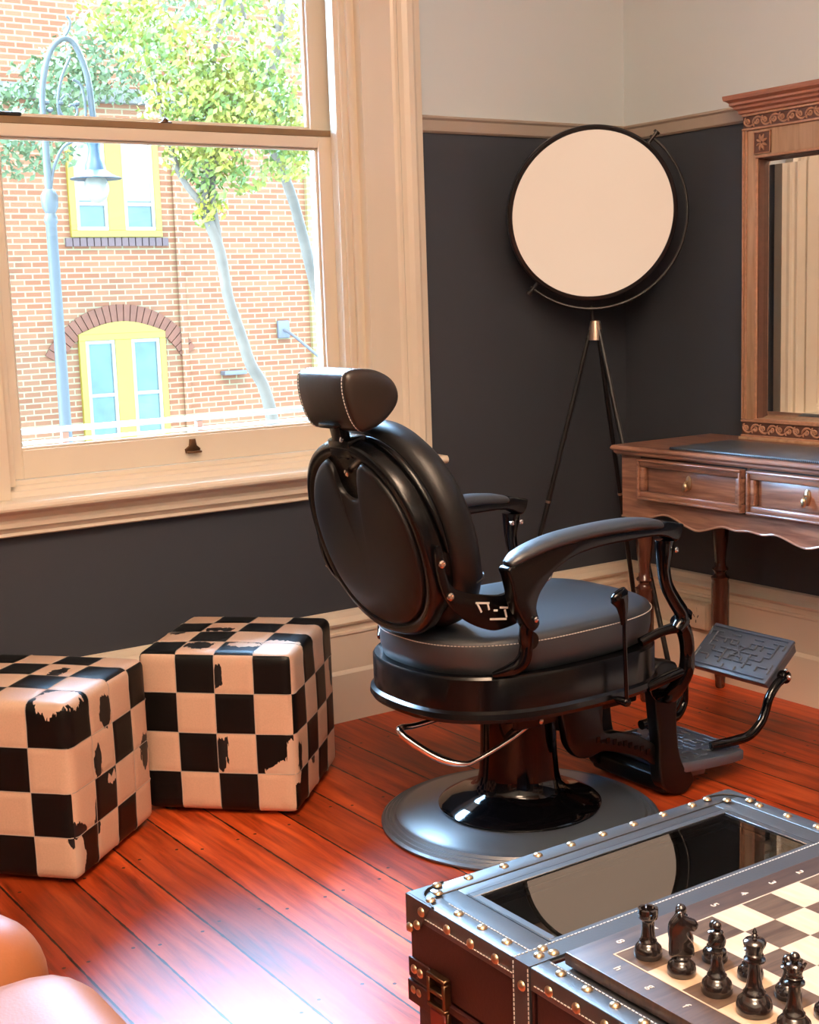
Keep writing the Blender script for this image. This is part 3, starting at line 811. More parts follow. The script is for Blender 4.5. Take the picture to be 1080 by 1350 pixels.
# footrest: hanging frame, lower step and flip-up pad
bm = B()
for s in (-1, 1):
    y = .125*s
    poly = smooth_poly([(.330, .360), (.335, .24), (.345, .16), (.345, .09), (.360, .035), (.400, .006), (.440, .004), (.470, .03), (.455, .065), (.430, .085), (.415, .13), (.408, .20), (.410, .30), (.405, .36)], 4)
    prism_xz(bm, poly, y-.022, y+.022, .008, 3)
box(bm, .33, .41, -.13, .13, .29, .36, .01); box(bm, .365, .44, -.14, .14, .012, .06, .012, 3)
obj('footrest_bracket', bm, M_UNDER, chair, angle=45)
for s in (-1, 1):
    bm = B()
    y = .115*s
    poly = smooth_poly([(.040, .33), (.045, .25), (.055, .205), (.085, .172), (.125, .163), (.165, .170), (.20, .162), (.26, .140), (.32, .112), (.375, .072), (.385, .098), (.35, .145), (.29, .185), (.22, .210), (.17, .225), (.16, .33)], 4)
    prism_xz(bm, poly, y-.014, y+.014, .005, 2)
    obj('side_casting', bm, M_UNDER, chair, angle=45)
bm = B()   # relief lettering-like ornament and highlights along the casting
for s in (-1,):
    yo = .115*s-.0155
    for i, (x, z) in enumerate(((.15, .205), (.165, .200), (.182, .196), (.205, .188), (.222, .182), (.24, .176), (.258, .168), (.278, .160), (.298, .150), (.318, .138))):
        box(bm, x-.0055, x+.0055, yo-.001, yo+.0015, z-.007, z+.007*(.3 if i % 3 == 1 else 1))
obj('relief_ornament', bm, M_BGLOSS, chair, smooth=False)

def tread(bm, M, w, l):
    """raised geometric ribs on a plate lying in local xy (x = depth l, y = width w)"""
    rnd = random.Random(5)
    hw, hl = w/2-.012, l/2-.012
    def rib(x0, y0, x1, y1, t=.0026, h=.0048):
        if abs(x1-x0) >= abs(y1-y0): box(bm, x0, x1, y0-t, y0+t, 0, h, .0014, 1, M=M)
        else: box(bm, x0-t, x0+t, y0, y1, 0, h, .0014, 1, M=M)
    # border
    rib(-hl, -hw, -hl, hw); rib(hl, -hw, hl, hw)
    # symmetric maze
    nx, ny = 8, 12; dx, dy = 2*hl/nx, 2*hw/ny
    for i in range(1, nx):
        for j in range(0, ny//2):
            if rnd.random() < .48:
                x = -hl+i*dx; a = j*dy; b = min(hw, (j+1+rnd.choice((0, .6)))*dy)
                rib(x, a+.003, x, b); rib(x, -b, x, -a-.003)
    for j in range(1, ny//2+1):
        for i in range(nx):
            if rnd.random() < .30:
                y = j*dy; x = -hl+i*dx
                if y < hw+.001:
                    rib(x, y, x+dx, y); rib(x, -y, x+dx, -y)
    for k_ in (-1, 1):
        MM = M @ Matrix.Rotation(.7*k_, 4, 'Z')
        box(bm, -.028, .028, -.0024, .0024, 0, .0048, .0012, 1, M=MM)
# lower step
MS = Matrix.Translation((.555, 0, .082)) @ Matrix.Rotation(math.radians(3), 4, 'Y')
bm = B()
prism(bm, smooth_poly([(-.150, -.11), (-.11, -.150), (.03, -.158), (.085, -.150), (.100, -.135), (.102, 0), (.100, .135), (.085, .150), (.03, .158), (-.11, .150), (-.150, .11)], 2),
      lambda a, b: MS @ Vector((a, b, -.030)), lambda a, b: MS @ Vector((a, b, 0)), .005, 2)
box(bm, -.145, -.02, -.13, .13, -.055, -.02, .01, M=MS)
step = obj('foot_step', bm, M_RUB, chair, angle=40)
bm = B(); tread(bm, MS, .29, .22); obj('tread_pattern', bm, M_RUB, step, smooth=False)
# upper pad
pu = Vector((.858, 0, .342)); pl = Vector((.737, 0, .241)); pc = (pu+pl)/2
ex = (pu-pl).normalized(); ez = Vector((-ex.z, 0, ex.x)); Lp = (pu-pl).length
MP = Matrix(((ex.x, 0, ez.x, pc.x), (0, 1, 0, 0), (ex.z, 0, ez.z, pc.z), (0, 0, 0, 1)))
bm = B(); box(bm, -Lp/2, Lp/2, -.146, .146, -.012, 0, .005, 2, M=MP); 
prism(bm, [(-Lp/2+.004, -.142), (Lp/2-.004, -.142), (Lp/2-.004, .142), (-Lp/2+.004, .142)], lambda a, b: MP @ Vector((a*.9, b*.96, -.042)), lambda a, b: MP @ Vector((a, b, -.008)), .004, 2)
padp = obj('foot_pad', bm, M_RUB, chair, angle=40)
bm = B(); tread(bm, MP, .292, Lp); obj('tread_pattern', bm, M_RUB, padp, smooth=False)
# tubes that carry the pad
bm = B(); y = -.158
tube(bm, [(.560, -.118, .096), (.590, -.128, .100), (.628, -.140, .103), (.672, -.152, .112), (.708, y, .140), (.728, y, .172), (.742, y, .205), (.772, y, .236), (.805, y, .250)], [.012, .0135, .0135, .013, .0125, .0125, .0125, .0125, .013], 14, 6)
lathe(bm, [(.016, -.012), (.018, -.008), (.018, .008), (.016, .012)], 18, M=Matrix.Translation((.806, y+.004, .250)) @ Matrix.Rotation(PI/2, 4, 'X'))
obj('footrest_tube', bm, M_BGLOSS, chair, angle=70)
bm = B(); lathe(bm, [(.008, 0), (.008, .005), (.005, .009), (0, .010)], 14, M=Matrix.Translation((.806, y-.010, .252)) @ Matrix.Rotation(PI/2, 4, 'X'))
lathe(bm, [(.005, 0), (.005, .004), (0, .006)], 14, M=Matrix.Translation((.800, y-.008, .272)) @ Matrix.Rotation(PI/2, 4, 'X'))
obj('pivot_bolt', bm, M_CHROME, chair)
bm = B(); y = .158
tube(bm, [(.560, .118, .096), (.590, .128, .098), (.640, .140, .072+.02), (.700, .150, .085), (.738, y, .115), (.742, y, .150), (.745, y, .190), (.772, y, .236), (.805, y, .250)], .0125, 14, 6)
obj('footrest_tube', bm, M_BGLOSS, chair, angle=70)
bm = B(); tube(bm, [(.470, .02, .31), (.53, .0, .285), (.555, -.005, .24), (.535, -.01, .19), (.48, -.01, .165), (.41, -.01, .16)], .013, 14, 6)
tube(bm, [(.47, -.02, .25), (.477, -.02, .20)], .007, 10, 2)
tube(bm, [(.36, .0, .33), (.42, .01, .33), (.475, .02, .308)], .013, 12, 4)
obj('linkage_rod', bm, M_BGLOSS, chair, angle=70)

# ------------------------------------------------------------------ floor lamp: round disc in a half-hoop on a tripod
LC = Vector((-.352, -.225, 1.552))
Rv = Vector((.8286, -.5598, 0)); Fv = Vector((.5598, .8286, 0))
lamp = thing('floor_lamp', 'black tripod floor lamp with a large round glowing disc in the corner', 'floor lamp', (-.384, -.268, 0))
LO = Vector((-.384, -.268, 0))
face = (Vector((-3.378, -3.601, 0)) - Vector((LC.x, LC.y, 0))).normalized()
a_ = math.atan2(face.y, face.x)       # disc is turned a little away from the viewer
nrm = Vector((math.cos(a_), math.sin(a_), .02)).normalized()
rgt = Vector((0, 0, 1)).cross(nrm).normalized(); upv = nrm.cross(rgt)
C0 = LC - LO
MD = Matrix(((rgt.x, upv.x, nrm.x, C0.x), (rgt.y, upv.y, nrm.y, C0.y), (rgt.z, upv.z, nrm.z, C0.z), (0, 0, 0, 1)))
def m_glow():
    m = bpy.data.materials.new('opal_diffuser'); m.use_nodes = True; N, L = nt(m); p = N['Principled BSDF']
    p.inputs['Base Color'].default_value = (.2, .17, .14, 1); p.inputs['Roughness'].default_value = .4
    tc = N.new('ShaderNodeTexCoord'); n = N.new('ShaderNodeTexNoise'); n.inputs['Scale'].default_value = 2.5; L.new(tc.outputs['Object'], n.inputs['Vector'])
    r = N.new('ShaderNodeMix'); r.data_type = 'RGBA'; r.inputs[6].default_value = (.84, .57, .40, 1); r.inputs[7].default_value = (.87, .64, .47, 1)
    L.new(n.outputs['Fac'], r.inputs[0]); L.new(r.outputs[2], p.inputs['Emission Color']); p.inputs['Emission Strength'].default_value = .77
    return m
MH = MD.copy(); AX = Vector((math.cos(math.radians(50)), math.sin(math.radians(50)), 0))
MD = MH @ Matrix.Rotation(math.radians(17), 4, AX)
bm = B(); lathe(bm, [(0, .001), (.262, .001), (.262, .016), (.272, .016), (.277, .011), (.277, -.008), (.272, -.012), (0, -.012)], 96, M=MD)
rim = obj('lamp_rim', bm, M_LAMPBLK, lamp, angle=40)
bm = B(); lathe(bm, [(0, .0145), (.2615, .0145), (.2615, .003), (0, .003)], 96, M=MD); obj('light_disc', bm, m_glow(), lamp, angle=40)
bm = B(); RH = .300
pts = [MH @ Vector((RH*math.cos(math.radians(a)), RH*math.sin(math.radians(a)), -.005)) for a in range(-132, 53, 8)]
tube(bm, pts, .0045, 10, 2)
obj('hoop', bm, M_LAMPBLK, lamp, angle=60)
for a in (-130, 50):
    bm = B()
    d = Vector((math.cos(math.radians(a)), math.sin(math.radians(a)), 0))
    tube(bm, [MD @ (d*.272 + Vector((0, 0, -.003))), MD @ (d*.322 + Vector((0, 0, -.003)))], .006, 10, 1)
    for q_ in (.316,): tube(bm, [MD @ (d*q_ + Vector((0, 0, -.005))), MD @ (d*(q_+.008) + Vector((0, 0, -.005)))], .011, 12, 1)
    obj('pivot_pin', bm, M_LAMPBLK, lamp)
hub = Vector((0, 0, 1.205))
bot = MD @ Vector((0, -RH, -.005))
bm = B(); tube(bm, [Vector((bot.x*.5, bot.y*.5, 1.205)), bot], .005, 10, 1); obj('neck', bm, M_LAMPBLK, lamp)
bm = B(); lathe(bm, [(.024, -.052), (.021, -.02), (.016, .008), (.010, .010), (0, .010)], 24, (0, 0, 1.205)); obj('hub', bm, M_NICKEL, lamp, label='brushed metal hub')
for ang, rho in ((180, .325), (54, .325), (-50, .325)):
    d = Rv*math.cos(math.radians(ang)) + Fv*math.sin(math.radians(ang))
    bm = B()
    a0 = hub + d*.016 + Vector((0, 0, -.02)); a1 = d*rho + Vector((0, 0, .012))
    tube(bm, [a0, a0.lerp(a1, .55), a1], [.0075, .008, .0085], 12, 2)
    lg = obj('leg', bm, M_LAMPBLK, lamp)
    bm = B(); lathe(bm, [(.010, 0), (.010, .012), (0, .014)], 12, tuple(d*rho)); obj('rubber_foot', bm, M_DARK, lg)
    bm = B(); pz = a0.lerp(a1, .47); tube(bm, [pz - (a1-a0).normalized()*.004, pz + (a1-a0).normalized()*.004], .0092, 12, 1); obj('collar', bm, M_NICKEL, lg)

# ------------------------------------------------------------------ vanity
VX0, VX1, VY0, VY1, VZ = -.42, -.035, -1.47, -.425, .83
van = thing('vanity_table', 'walnut vanity table with two drawers, scalloped apron and turned legs', 'vanity table', (-.23, -.95, 0))
vo = Vector((-.23, -.95, 0))
def Lc(bm, o=vo):
    bmesh.ops.translate(bm, verts=bm.verts[:], vec=-o); return bm
bm = B()
TP = [(.0, .0), (.006, .002), (.010, .008), (.010, .012), (.006, .016), (.002, .018), (.002, .024), (-.004, .030)]   # overhang, drop
def slab_ring(o, z): return [(VX0-.02-o+0, VY0-.02-o), (VX1+.02, VY0-.02-o), (VX1+.02, VY1+.012+o), (VX0-.02-o, VY1+.012+o)]
prev = None
ringv = []
for o, d in [(-.004, .0)] + TP:
    ringv.append([bm.verts.new((x, y, VZ+.001-d)) for x, y in slab_ring(o, 0)])
for A, C in zip(ringv[:-1], ringv[1:]):
    for i in range(4): bm.faces.new((A[i], A[(i+1) % 4], C[(i+1) % 4], C[i]))
bm.faces.new(ringv[0]); bm.faces.new(ringv[-1][::-1])
obj('table_top', Lc(bm), M_WOOD, van, angle=30)
# case with scalloped front apron
half = [(0, .616), (.05, .611), (.09, .617), (.125, .612), (.165, .600), (.205, .593), (.25, .603), (.29, .618), (.33, .626), (.37, .619), (.41, .606), (.45, .603), (.50, .604), (.522, .604)]
yc = (VY0+VY1)/2
bottom = [(yc-a, b) for a, b in half[::-1]] + [(yc+a, b) for a, b in half[1:]]
bottom = [(max(VY0, min(VY1, p.x)), p.y) for p in catmull([(a, b, 0) for a, b in bottom], 3)]
poly = [(VY0, .80), ] + bottom + [(VY1, .80)]
bm = B(); prism_yz(bm, poly, VX0, VX0+.022)
box(bm, VX0+.022, VX1, VY1-.02, VY1, .60, .80); box(bm, VX0+.022, VX1, VY0, VY0+.02, .60, .80); box(bm, VX1-.015, VX1, VY0+.02, VY1-.02, .62, .80)
box(bm, VX0+.022, VX1-.015, VY0+.02, VY1-.02, .64, .65)
obj('case', Lc(bm), M_WOOD, van, angle=40)
bm = B(); tube(bm, [(VX0-.002, a, b+.001) for a, b in bottom], .0035, 8, 1); obj('apron_bead', Lc(bm), mat('polished_bead', (.34, .20, .14), .2, coat=.5), van)
def brass_pull(parent, x, y, z):
    bm = B(); lathe(bm, [(.0, .0), (.018, .0), (.018, .003), (.012, .006), (0, .007)], 20, M=Matrix.Translation((x, y, z)) @ Matrix.Rotation(-PI/2, 4, 'Y') @ Matrix.Scale(.62, 4, (0, 1, 0)) @ Matrix.Scale(1.25, 4, (1, 0, 0)))
    tube(bm, [(x-.006, y, z+.006), (x-.016, y, z+.004), (x-.018, y, z-.004)], .003, 8, 3)
    r = bmesh.ops.create_uvsphere(bm, u_segments=14, v_segments=10, radius=1)
    for v in r['verts']: v.co = Vector((x-.018 + v.co.x*.006, y + v.co.y*.009, z-.012 + v.co.z*.014))
    return obj('drawer_pull', Lc(bm), M_BRASS, parent)
for k_, (ya, yb) in enumerate(((-.935, -.515), (-1.375, -.955))):
    dz0, dz1 = .668, .795
    bm = B()
    box(bm, VX0-.0035, VX0+.006, ya+.028, yb-.028, dz0+.026, dz1-.026, .002)       # field
    # raised frame moulding
    for (a, b, c, d) in ((ya, yb, dz0, dz0+.026), (ya, yb, dz1-.026, dz1), (ya, ya+.026, dz0+.026, dz1-.026), (yb-.026, yb, dz0+.026, dz1-.026)):
        box(bm, VX0-.019, VX0+.004, a, b, c, d, .005, 2)
    for (a, b, c, d) in rim4(ya+.001, yb-.001, dz0+.001, dz1-.001, .008):
        box(bm, VX0-.026, VX0-.016, a, b, c, d, .003, 2)
    d_ = obj('drawer', Lc(bm), M_WOOD, van, angle=35)
    bm = B(); box(bm, VX0-.0015, VX0+.001, ya-.004, yb+.004, dz0-.004, dz1+.004)
    obj('drawer_gap', Lc(bm), M_SEAM, van, smooth=False)
    brass_pull(d_, VX0-.004, (ya+yb)/2+.008, (dz0+dz1)/2+.003)
LP = [(.012, 0), (.016, .006), (.017, .03), (.022, .07), (.030, .105), (.031, .12), (.026, .13), (.027, .145), (.0285, .20), (.0290, .30), (.0290, .350), (.0265, .362), (.0295, .368), (.0295, .373), (.022, .378),
      (.018, .386), (.021, .394), (.026, .398), (.026, .403), (.019, .410), (.0175, .425), (.020, .455), (.0255, .50), (.0275, .535), (.026, .57), (.023, .60), (.028, .615), (.028, .80), (0, .80)]
for (x, y) in ((VX0+.045, -.475), (VX1-.045, -.52), (VX0+.045, -1.42), (VX1-.045, -1.375)):
    bm = B(); lathe(bm, LP, 32, (x, y, 0)); 
    obj('leg', Lc(bm), M_LEGW, van, angle=50)

# perforated mat on the vanity
def m_mat():
    m = bpy.data.materials.new('perforated_rubber'); m.use_nodes = True; N, L = nt(m); p = N['Principled BSDF']; tc = N.new('ShaderNodeTexCoord')
    mp = N.new('ShaderNodeMapping'); mp.inputs['Scale'].default_value = (150, 150, 0); L.new(tc.outputs['Object'], mp.inputs[0])
    v = N.new('ShaderNodeTexVoronoi'); v.inputs['Scale'].default_value = 1; v.inputs['Randomness'].default_value = 0; L.new(mp.outputs[0], v.inputs['Vector'])
    r = N.new('ShaderNodeValToRGB'); r.color_ramp.elements[0].position = .24; r.color_ramp.elements[1].position = .34
    r.color_ramp.elements[0].color = (.004, .004, .005, 1); r.color_ramp.elements[1].color = (.10, .125, .16, 1)
    L.new(v.outputs['Distance'], r.inputs[0]); L.new(r.outputs[0], p.inputs['Base Color']); p.inputs['Roughness'].default_value = .3
    bp = N.new('ShaderNodeBump'); bp.inputs['Strength'].default_value = .6; bp.inputs['Distance'].default_value = .003; L.new(r.outputs[0], bp.inputs['Height']); L.new(bp.outputs[0], p.inputs['Normal'])
    return m
bm = B(); box(bm, -.16, .10, -.30, .30, 0, .008, .003, 2)
mt = obj('barber_mat', bm, m_mat(), None); mt.location = (-.275, -.945, VZ+.001); tag(mt, 'dark blue-grey perforated station mat lying on the vanity top', 'mat')

# ------------------------------------------------------------------ mirror standing on the vanity
MY0, MY1, MZ0, MZ1 = -1.285, -.605, VZ+.001, 1.80
mir = thing('vanity_mirror', 'large carved wooden framed mirror standing on the vanity against the wall', 'mirror', (-.05, -.945, MZ0))
mo = Vector((-.05, -.945, MZ0))
XF = -.075; XB = -.012
bm = B()
fw = .062; g0, g1 = MY0+fw, MY1-fw; gz0, gz1 = MZ0+.068, 1.690
for (a, b) in ((MY0, g0), (g1, MY1)):
    box(bm, XF, XB, a, b, MZ0+.062, 1.775, .003)
    mdl = (a+b)/2
box(bm, XF, XB, g0, g1, gz1, 1.775, .002); box(bm, XF, XB, g0, g1, MZ0+.06, gz0, .002)
obj('frame', Lc(bm, mo), M_FRAMEW, mir, angle=35)
bm = B()   # fine beads along the stiles and the opening
for (a, d) in ((MY1-.004, 1), (MY1-.016, 1), (MY0+.004, 1), (MY0+.016, 1)):
    box(bm, XF-.005, XF+.002, a-.003, a+.003, MZ0+.064, 1.775, .0015)
for (a, b, c, d) in rim4(g0-.008, g1+.008, gz0-.008, gz1+.008, .008):
    box(bm, XF-.006, XF+.002, a, b, c, d, .002)
obj('beading', Lc(bm, mo), M_CARVE, mir)
bm = B()
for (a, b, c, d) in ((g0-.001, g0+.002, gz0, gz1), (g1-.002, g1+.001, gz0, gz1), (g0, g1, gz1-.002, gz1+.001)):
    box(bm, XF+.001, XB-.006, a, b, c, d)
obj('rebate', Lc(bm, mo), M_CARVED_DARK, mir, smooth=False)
# glass with a bevelled edge
bm = B(); xg = XF+.022; bv = .022
o_ = [(g0, gz0), (g1, gz0), (g1, gz1), (g0, gz1)]; i_ = [(g0+bv, gz0+bv), (g1-bv, gz0+bv), (g1-bv, gz1-bv), (g0+bv, gz1-bv)]
vo_ = [bm.verts.new((xg+.003, a, b)) for a, b in o_]; vi_ = [bm.verts.new((xg, a, b)) for a, b in i_]; vb_ = [bm.verts.new((xg+.008, a, b)) for a, b in o_]
bm.faces.new(vi_); bm.faces.new(vb_[::-1])
for i in range(4):
    bm.faces.new((vo_[i], vo_[(i+1) % 4], vi_[(i+1) % 4], vi_[i])); bm.faces.new((vb_[i], vb_[(i+1) % 4], vo_[(i+1) % 4], vo_[i]))
obj('mirror_glass', Lc(bm, mo), M_MIRROR, mir, smooth=False)
# carved friezes
def scrolls(bm, y0, y1, zc, hh, x, flip=1):
    n = max(2, round((y1-y0)/.034)); st = (y1-y0)/n
    for i in range(n):
        c = y0+(i+.5)*st; sg = flip*(1 if i % 2 else -1)
        sp = []
        for k_ in range(15):
            t = k_/14*2.6*PI; r = hh*.52*(1-k_/17)
            sp.append((x, c+sg*st*.05+r*math.cos(t)*.95, zc+sg*r*math.sin(t)))
        tube(bm, sp, [.0032-.0001*k_ for k_ in range(15)], 6, 2)
        sp2 = [(x, c-st*.5, zc-sg*hh*.5), (x, c-st*.2, zc-sg*hh*.75), (x, c+st*.15, zc-sg*hh*.62), (x, c+st*.45, zc-sg*hh*.1), (x, c+st*.5, zc+sg*hh*.4)]
        tube(bm, sp2, [.001, .0032, .0036, .0026, .001], 6, 3)
        tube(bm, [(x, c+st*.3, zc+sg*hh*.2), (x, c+st*.38, zc+sg*hh*.62), (x, c+st*.28, zc+sg*hh*.85)], [.001, .0036, .001], 6, 3)
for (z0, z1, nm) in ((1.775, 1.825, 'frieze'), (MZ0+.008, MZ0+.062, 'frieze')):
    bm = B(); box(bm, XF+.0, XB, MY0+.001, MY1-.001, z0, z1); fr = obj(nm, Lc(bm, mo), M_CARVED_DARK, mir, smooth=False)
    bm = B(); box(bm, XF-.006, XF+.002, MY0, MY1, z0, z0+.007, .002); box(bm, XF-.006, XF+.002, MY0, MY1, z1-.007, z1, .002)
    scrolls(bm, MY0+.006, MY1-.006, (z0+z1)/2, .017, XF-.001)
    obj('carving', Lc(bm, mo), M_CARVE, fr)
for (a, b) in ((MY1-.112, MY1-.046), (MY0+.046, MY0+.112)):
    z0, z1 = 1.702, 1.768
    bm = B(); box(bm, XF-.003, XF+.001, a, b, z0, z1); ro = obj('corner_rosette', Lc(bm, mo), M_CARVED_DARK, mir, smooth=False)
    bm = B(); cy_, cz_ = (a+b)/2, (z0+z1)/2
    for k_ in range(8):
        t = k_*PI/4+PI/8; rr_ = .021
        tube(bm, [(XF-.004, cy_+.004*math.cos(t), cz_+.004*math.sin(t)), (XF-.006, cy_+rr_*.6*math.cos(t), cz_+rr_*.72*math.sin(t)), (XF-.004, cy_+rr_*math.cos(t), cz_+rr_*1.2*math.sin(t))], [.0015, .0046, .0015], 8, 4)
    for (p_, q_, r_, s_) in rim4(a, b, z0, z1, .003): box(bm, XF-.006, XF+.001, p_, q_, r_, s_, .001)
    obj('carving', Lc(bm, mo), M_CARVE, ro)
bm = B()   # foot moulding
box(bm, XF-.012, XB, MY0-.004, MY1+.004, MZ0, MZ0+.009, .002); obj('plinth', Lc(bm, mo), M_FRAMEW, mir)
bm = B()   # stepped cornice
rr2 = []
for o, z in ((.004, 1.825), (.010, 1.828), (.010, 1.835), (.016, 1.840), (.020, 1.841), (.022, 1.848), (.030, 1.853), (.030, 1.860), (.036, 1.865), (.042, 1.868), (.044, 1.876), (.044, 1.882)):
    rr2.append([bm.verts.new(p) for p in ((XF-o, MY0-o, z), (XB, MY0-o, z), (XB, MY1+o, z), (XF-o, MY1+o, z))])
for A, C in zip(rr2[:-1], rr2[1:]):
    for i in range(4): bm.faces.new((A[i], A[(i+1) % 4], C[(i+1) % 4], C[i]))
bm.faces.new(rr2[0][::-1]); bm.faces.new(rr2[-1])
obj('cornice', Lc(bm, mo), mat('cornice_wood', (.34, .135, .08), .3, noise=.15, nscale=30, coat=.3), mir, smooth=False)

# ------------------------------------------------------------------ trunk coffee table
TX0, TX1, TY0, TY1, TZ = -2.342, -1.678, -3.150, -2.032, .45
tr = thing('trunk_table', 'dark leather steamer trunk coffee table with brass studs and glass lid panels', 'trunk', ((TX0+TX1)/2, (TY0+TY1)/2, 0))
to = Vector(((TX0+TX1)/2, (TY0+TY1)/2, 0))
SM1, SM2 = -2.315, -2.867     # seams between the end lids and the middle
bm = B(); box(bm, TX0+.006, TX1-.006, TY0+.006, TY1-.006, .0, .318, .006, 2); 
obj('trunk_body', Lc(bm, to), M_TRUNKSIDE, tr)
def lid_part(y0, y1, name, glass):
    bm = B(); z0 = .323
    ix0, ix1, iy0, iy1 = TX0+.070, TX1-.070, y0+.036, y1-.056
    if not glass: box(bm, TX0, TX1, y0, y1, z0, TZ, .007, 3)
    else:
        box(bm, TX0, ix0, y0, y1, z0, TZ, .006, 3); box(bm, ix1, TX1, y0, y1, z0, TZ, .006, 3)
        box(bm, ix0-.008, ix1+.008, y0, iy0, z0, TZ-.0002, .006, 3); box(bm, ix0-.008, ix1+.008, iy1, y1, z0, TZ-.0002, .006, 3)
        box(bm, ix0-.004, ix1+.004, iy0-.004, iy1+.004, z0, TZ-.03)
    bmesh.ops.remove_doubles(bm, verts=bm.verts[:], dist=1e-6)
    for f in bm.faces:
        if f.normal.length < .5: f.normal_update()
    o = obj(name, Lc(bm, to), [M_TRUNKTOP, M_TRUNKSIDE], tr, angle=50)
    for p_ in o.data.polygons:
        if p_.normal.z < .35: p_.material_index = 1
    if glass:
        bm = B(); box(bm, ix0, ix1, iy0, iy1, TZ-.007, TZ-.001); obj('glass_panel', Lc(bm, to), M_TGLASS, o, smooth=False)
        bm = B()
        k_ = .010
        for (a, b, c, d) in rim4(ix0-.002, ix1+.002, iy0-.002, iy1+.002, k_+.002):
            box(bm, a, b, c, d, TZ-.0012, TZ+.0012, .0008, 1)
        obj('glass_bead', Lc(bm, to), M_TRUNKTOP, o)
        bm = B()
        for (a, b, c, d) in ((ix0-.0045, ix0-.002, iy0-.004, iy1+.004), (ix1+.002, ix1+.0045, iy0-.004, iy1+.004), (ix0, ix1, iy0-.0045, iy0-.002), (ix0, ix1, iy1+.002, iy1+.0045)):
            box(bm, a, b, c, d, TZ-.001, TZ+.0006)
        obj('seam_line', Lc(bm, to), M_SEAM, o, smooth=False)
    return o
lid_part(SM1+.0025, TY1, 'lid', True)
lid_part(SM2+.0025, SM1-.0025, 'lid', False)
lid_part(TY0, SM2-.0025, 'lid', True)
# leather edge bands, stitched
bm = B()
w = .030
def strap(bm, a, b, c, d, z0, z1, bev=.0012): box(bm, a, b, c, d, z0, z1, bev, 2)
strap(bm, TX0-.0015, TX0+w, TY0, TY1-.04, TZ-.001, TZ+.0016)                # along near-left edge on top
strap(bm, TX0-.0018, TX0-.0002, TY0, TY1, TZ-.030, TZ+.0012)
strap(bm, TX0+.03, TX1+.0015, TY1-w, TY1+.0015, TZ-.001, TZ+.0016)
strap(bm, TX1-w, TX1+.0015, TY0, TY1-.03, TZ-.001, TZ+.0016)
strap(bm, TX0, TX1, TY1, TY1+.0016, TZ-.030, TZ+.0012)
# horizontal band around the lid and body rims
strap(bm, TX0-.0015, TX0+.001, TY1-.05, TY1+.001, .322, .350); 
for z in (.323,): pass
eb = obj('leather_edging', Lc(bm, to), M_TRUNKTOP, tr, angle=50)
for p_ in eb.data.polygons: pass
bm = B()
for s_, yb in ((1, SM1), (-1, SM2)):
    bm = B()
    y0, y1 = (yb+.004, yb+.040) if s_ > 0 else (yb-.040, yb-.004)
    prism_xz(bm, [(TX0-.003, .02), (TX0-.003, TZ+.0026), (TX1+.003, TZ+.0026), (TX1+.003, .02), (TX1, .02), (TX1, TZ-.0005), (TX0, TZ-.0005), (TX0, .02)], y0, y1)
    obj('centre_strap', Lc(bm, to), M_TRUNKTOP, tr, smooth=False)
# corner patches
def corner(cx_, cy_, sx, sy):
    bm = B(); L_ = .062
    arc = [(0, 0), (L_, 0)] + [(L_-(L_-.004)*(t_/6) + .016*math.sin(PI*t_/6)*-1+.0, (L_)*(t_/6) - .0 - .016*math.sin(PI*t_/6)) for t_ in range(1, 6)] + [(0, L_)]
    P_ = [(cx_+sx*a, cy_+sy*b) for a, b in arc]
    prism_xy(bm, P_, TZ+.0008, TZ+.0034, .0008, 1)
    pz = [(0, TZ+.003), (L_, TZ+.003), (L_*.75, TZ-.02), (L_*.5, TZ-.042), (L_*.0, TZ-.055)]
    prism(bm, pz, lambda a, b: Vector((cx_-sx*.0032, cy_+sy*a-sy*.003, b)), lambda a, b: Vector((cx_, cy_+sy*a-sy*.003, b)))
    prism(bm, pz, lambda a, b: Vector((cx_+sx*a-sx*.003, cy_-sy*.0032, b)), lambda a, b: Vector((cx_+sx*a-sx*.003, cy_, b)))
    obj('corner_patch', Lc(bm, to), M_TRUNKTOP, tr, angle=40)
    bm = B(); pp = [Vector((x, y, TZ+.0028)) for x, y in P_[1:]]; tube(bm, pp, .0016, 6, 3); obj('patch_edge', Lc(bm, to), M_SEAM, tr)
for a in ((TX0, TY1, 1, -1), (TX1, TY1, -1, -1), (TX0, TY0, 1, 1), (TX1, TY0, -1, 1)): corner(*a)
# stitching
for pts_, up_ in (
        ([(TX0+w-.004, SM1+.042, TZ+.0020), (TX0+w-.004, TY1-.06, TZ+.0020)], (0, 0, 1)),
        ([(TX0-.0022, TY1-.045, TZ-.021), (TX0-.0022, SM1+.034, TZ-.021)], (1, 0, 0)),
        ([(TX0-.0022, SM1-.006, TZ-.021), (TX0-.0022, SM2, TZ-.021)], (1, 0, 0)),
        ([(TX0+w-.004, SM1-.006, TZ+.0020), (TX0+w-.004, SM2, TZ+.0020)], (0, 0, 1)),
        ([(TX0-.0034, SM1+.037, .03), (TX0-.0034, SM1+.037, TZ)], (1, 0, 0)),
        ([(TX0-.0034, SM1+.007, .03), (TX0-.0034, SM1+.007, TZ)], (1, 0, 0)),
        ([(TX0, SM1+.037, TZ+.0030), (TX1, SM1+.037, TZ+.0030)], (0, 0, 1))):
    bm = B(); dashes(bm, pts_, .0065, .0042, .0012, .0012, up=up_)
    obj('stitching', Lc(bm, to), M_THREAD, tr, smooth=False)
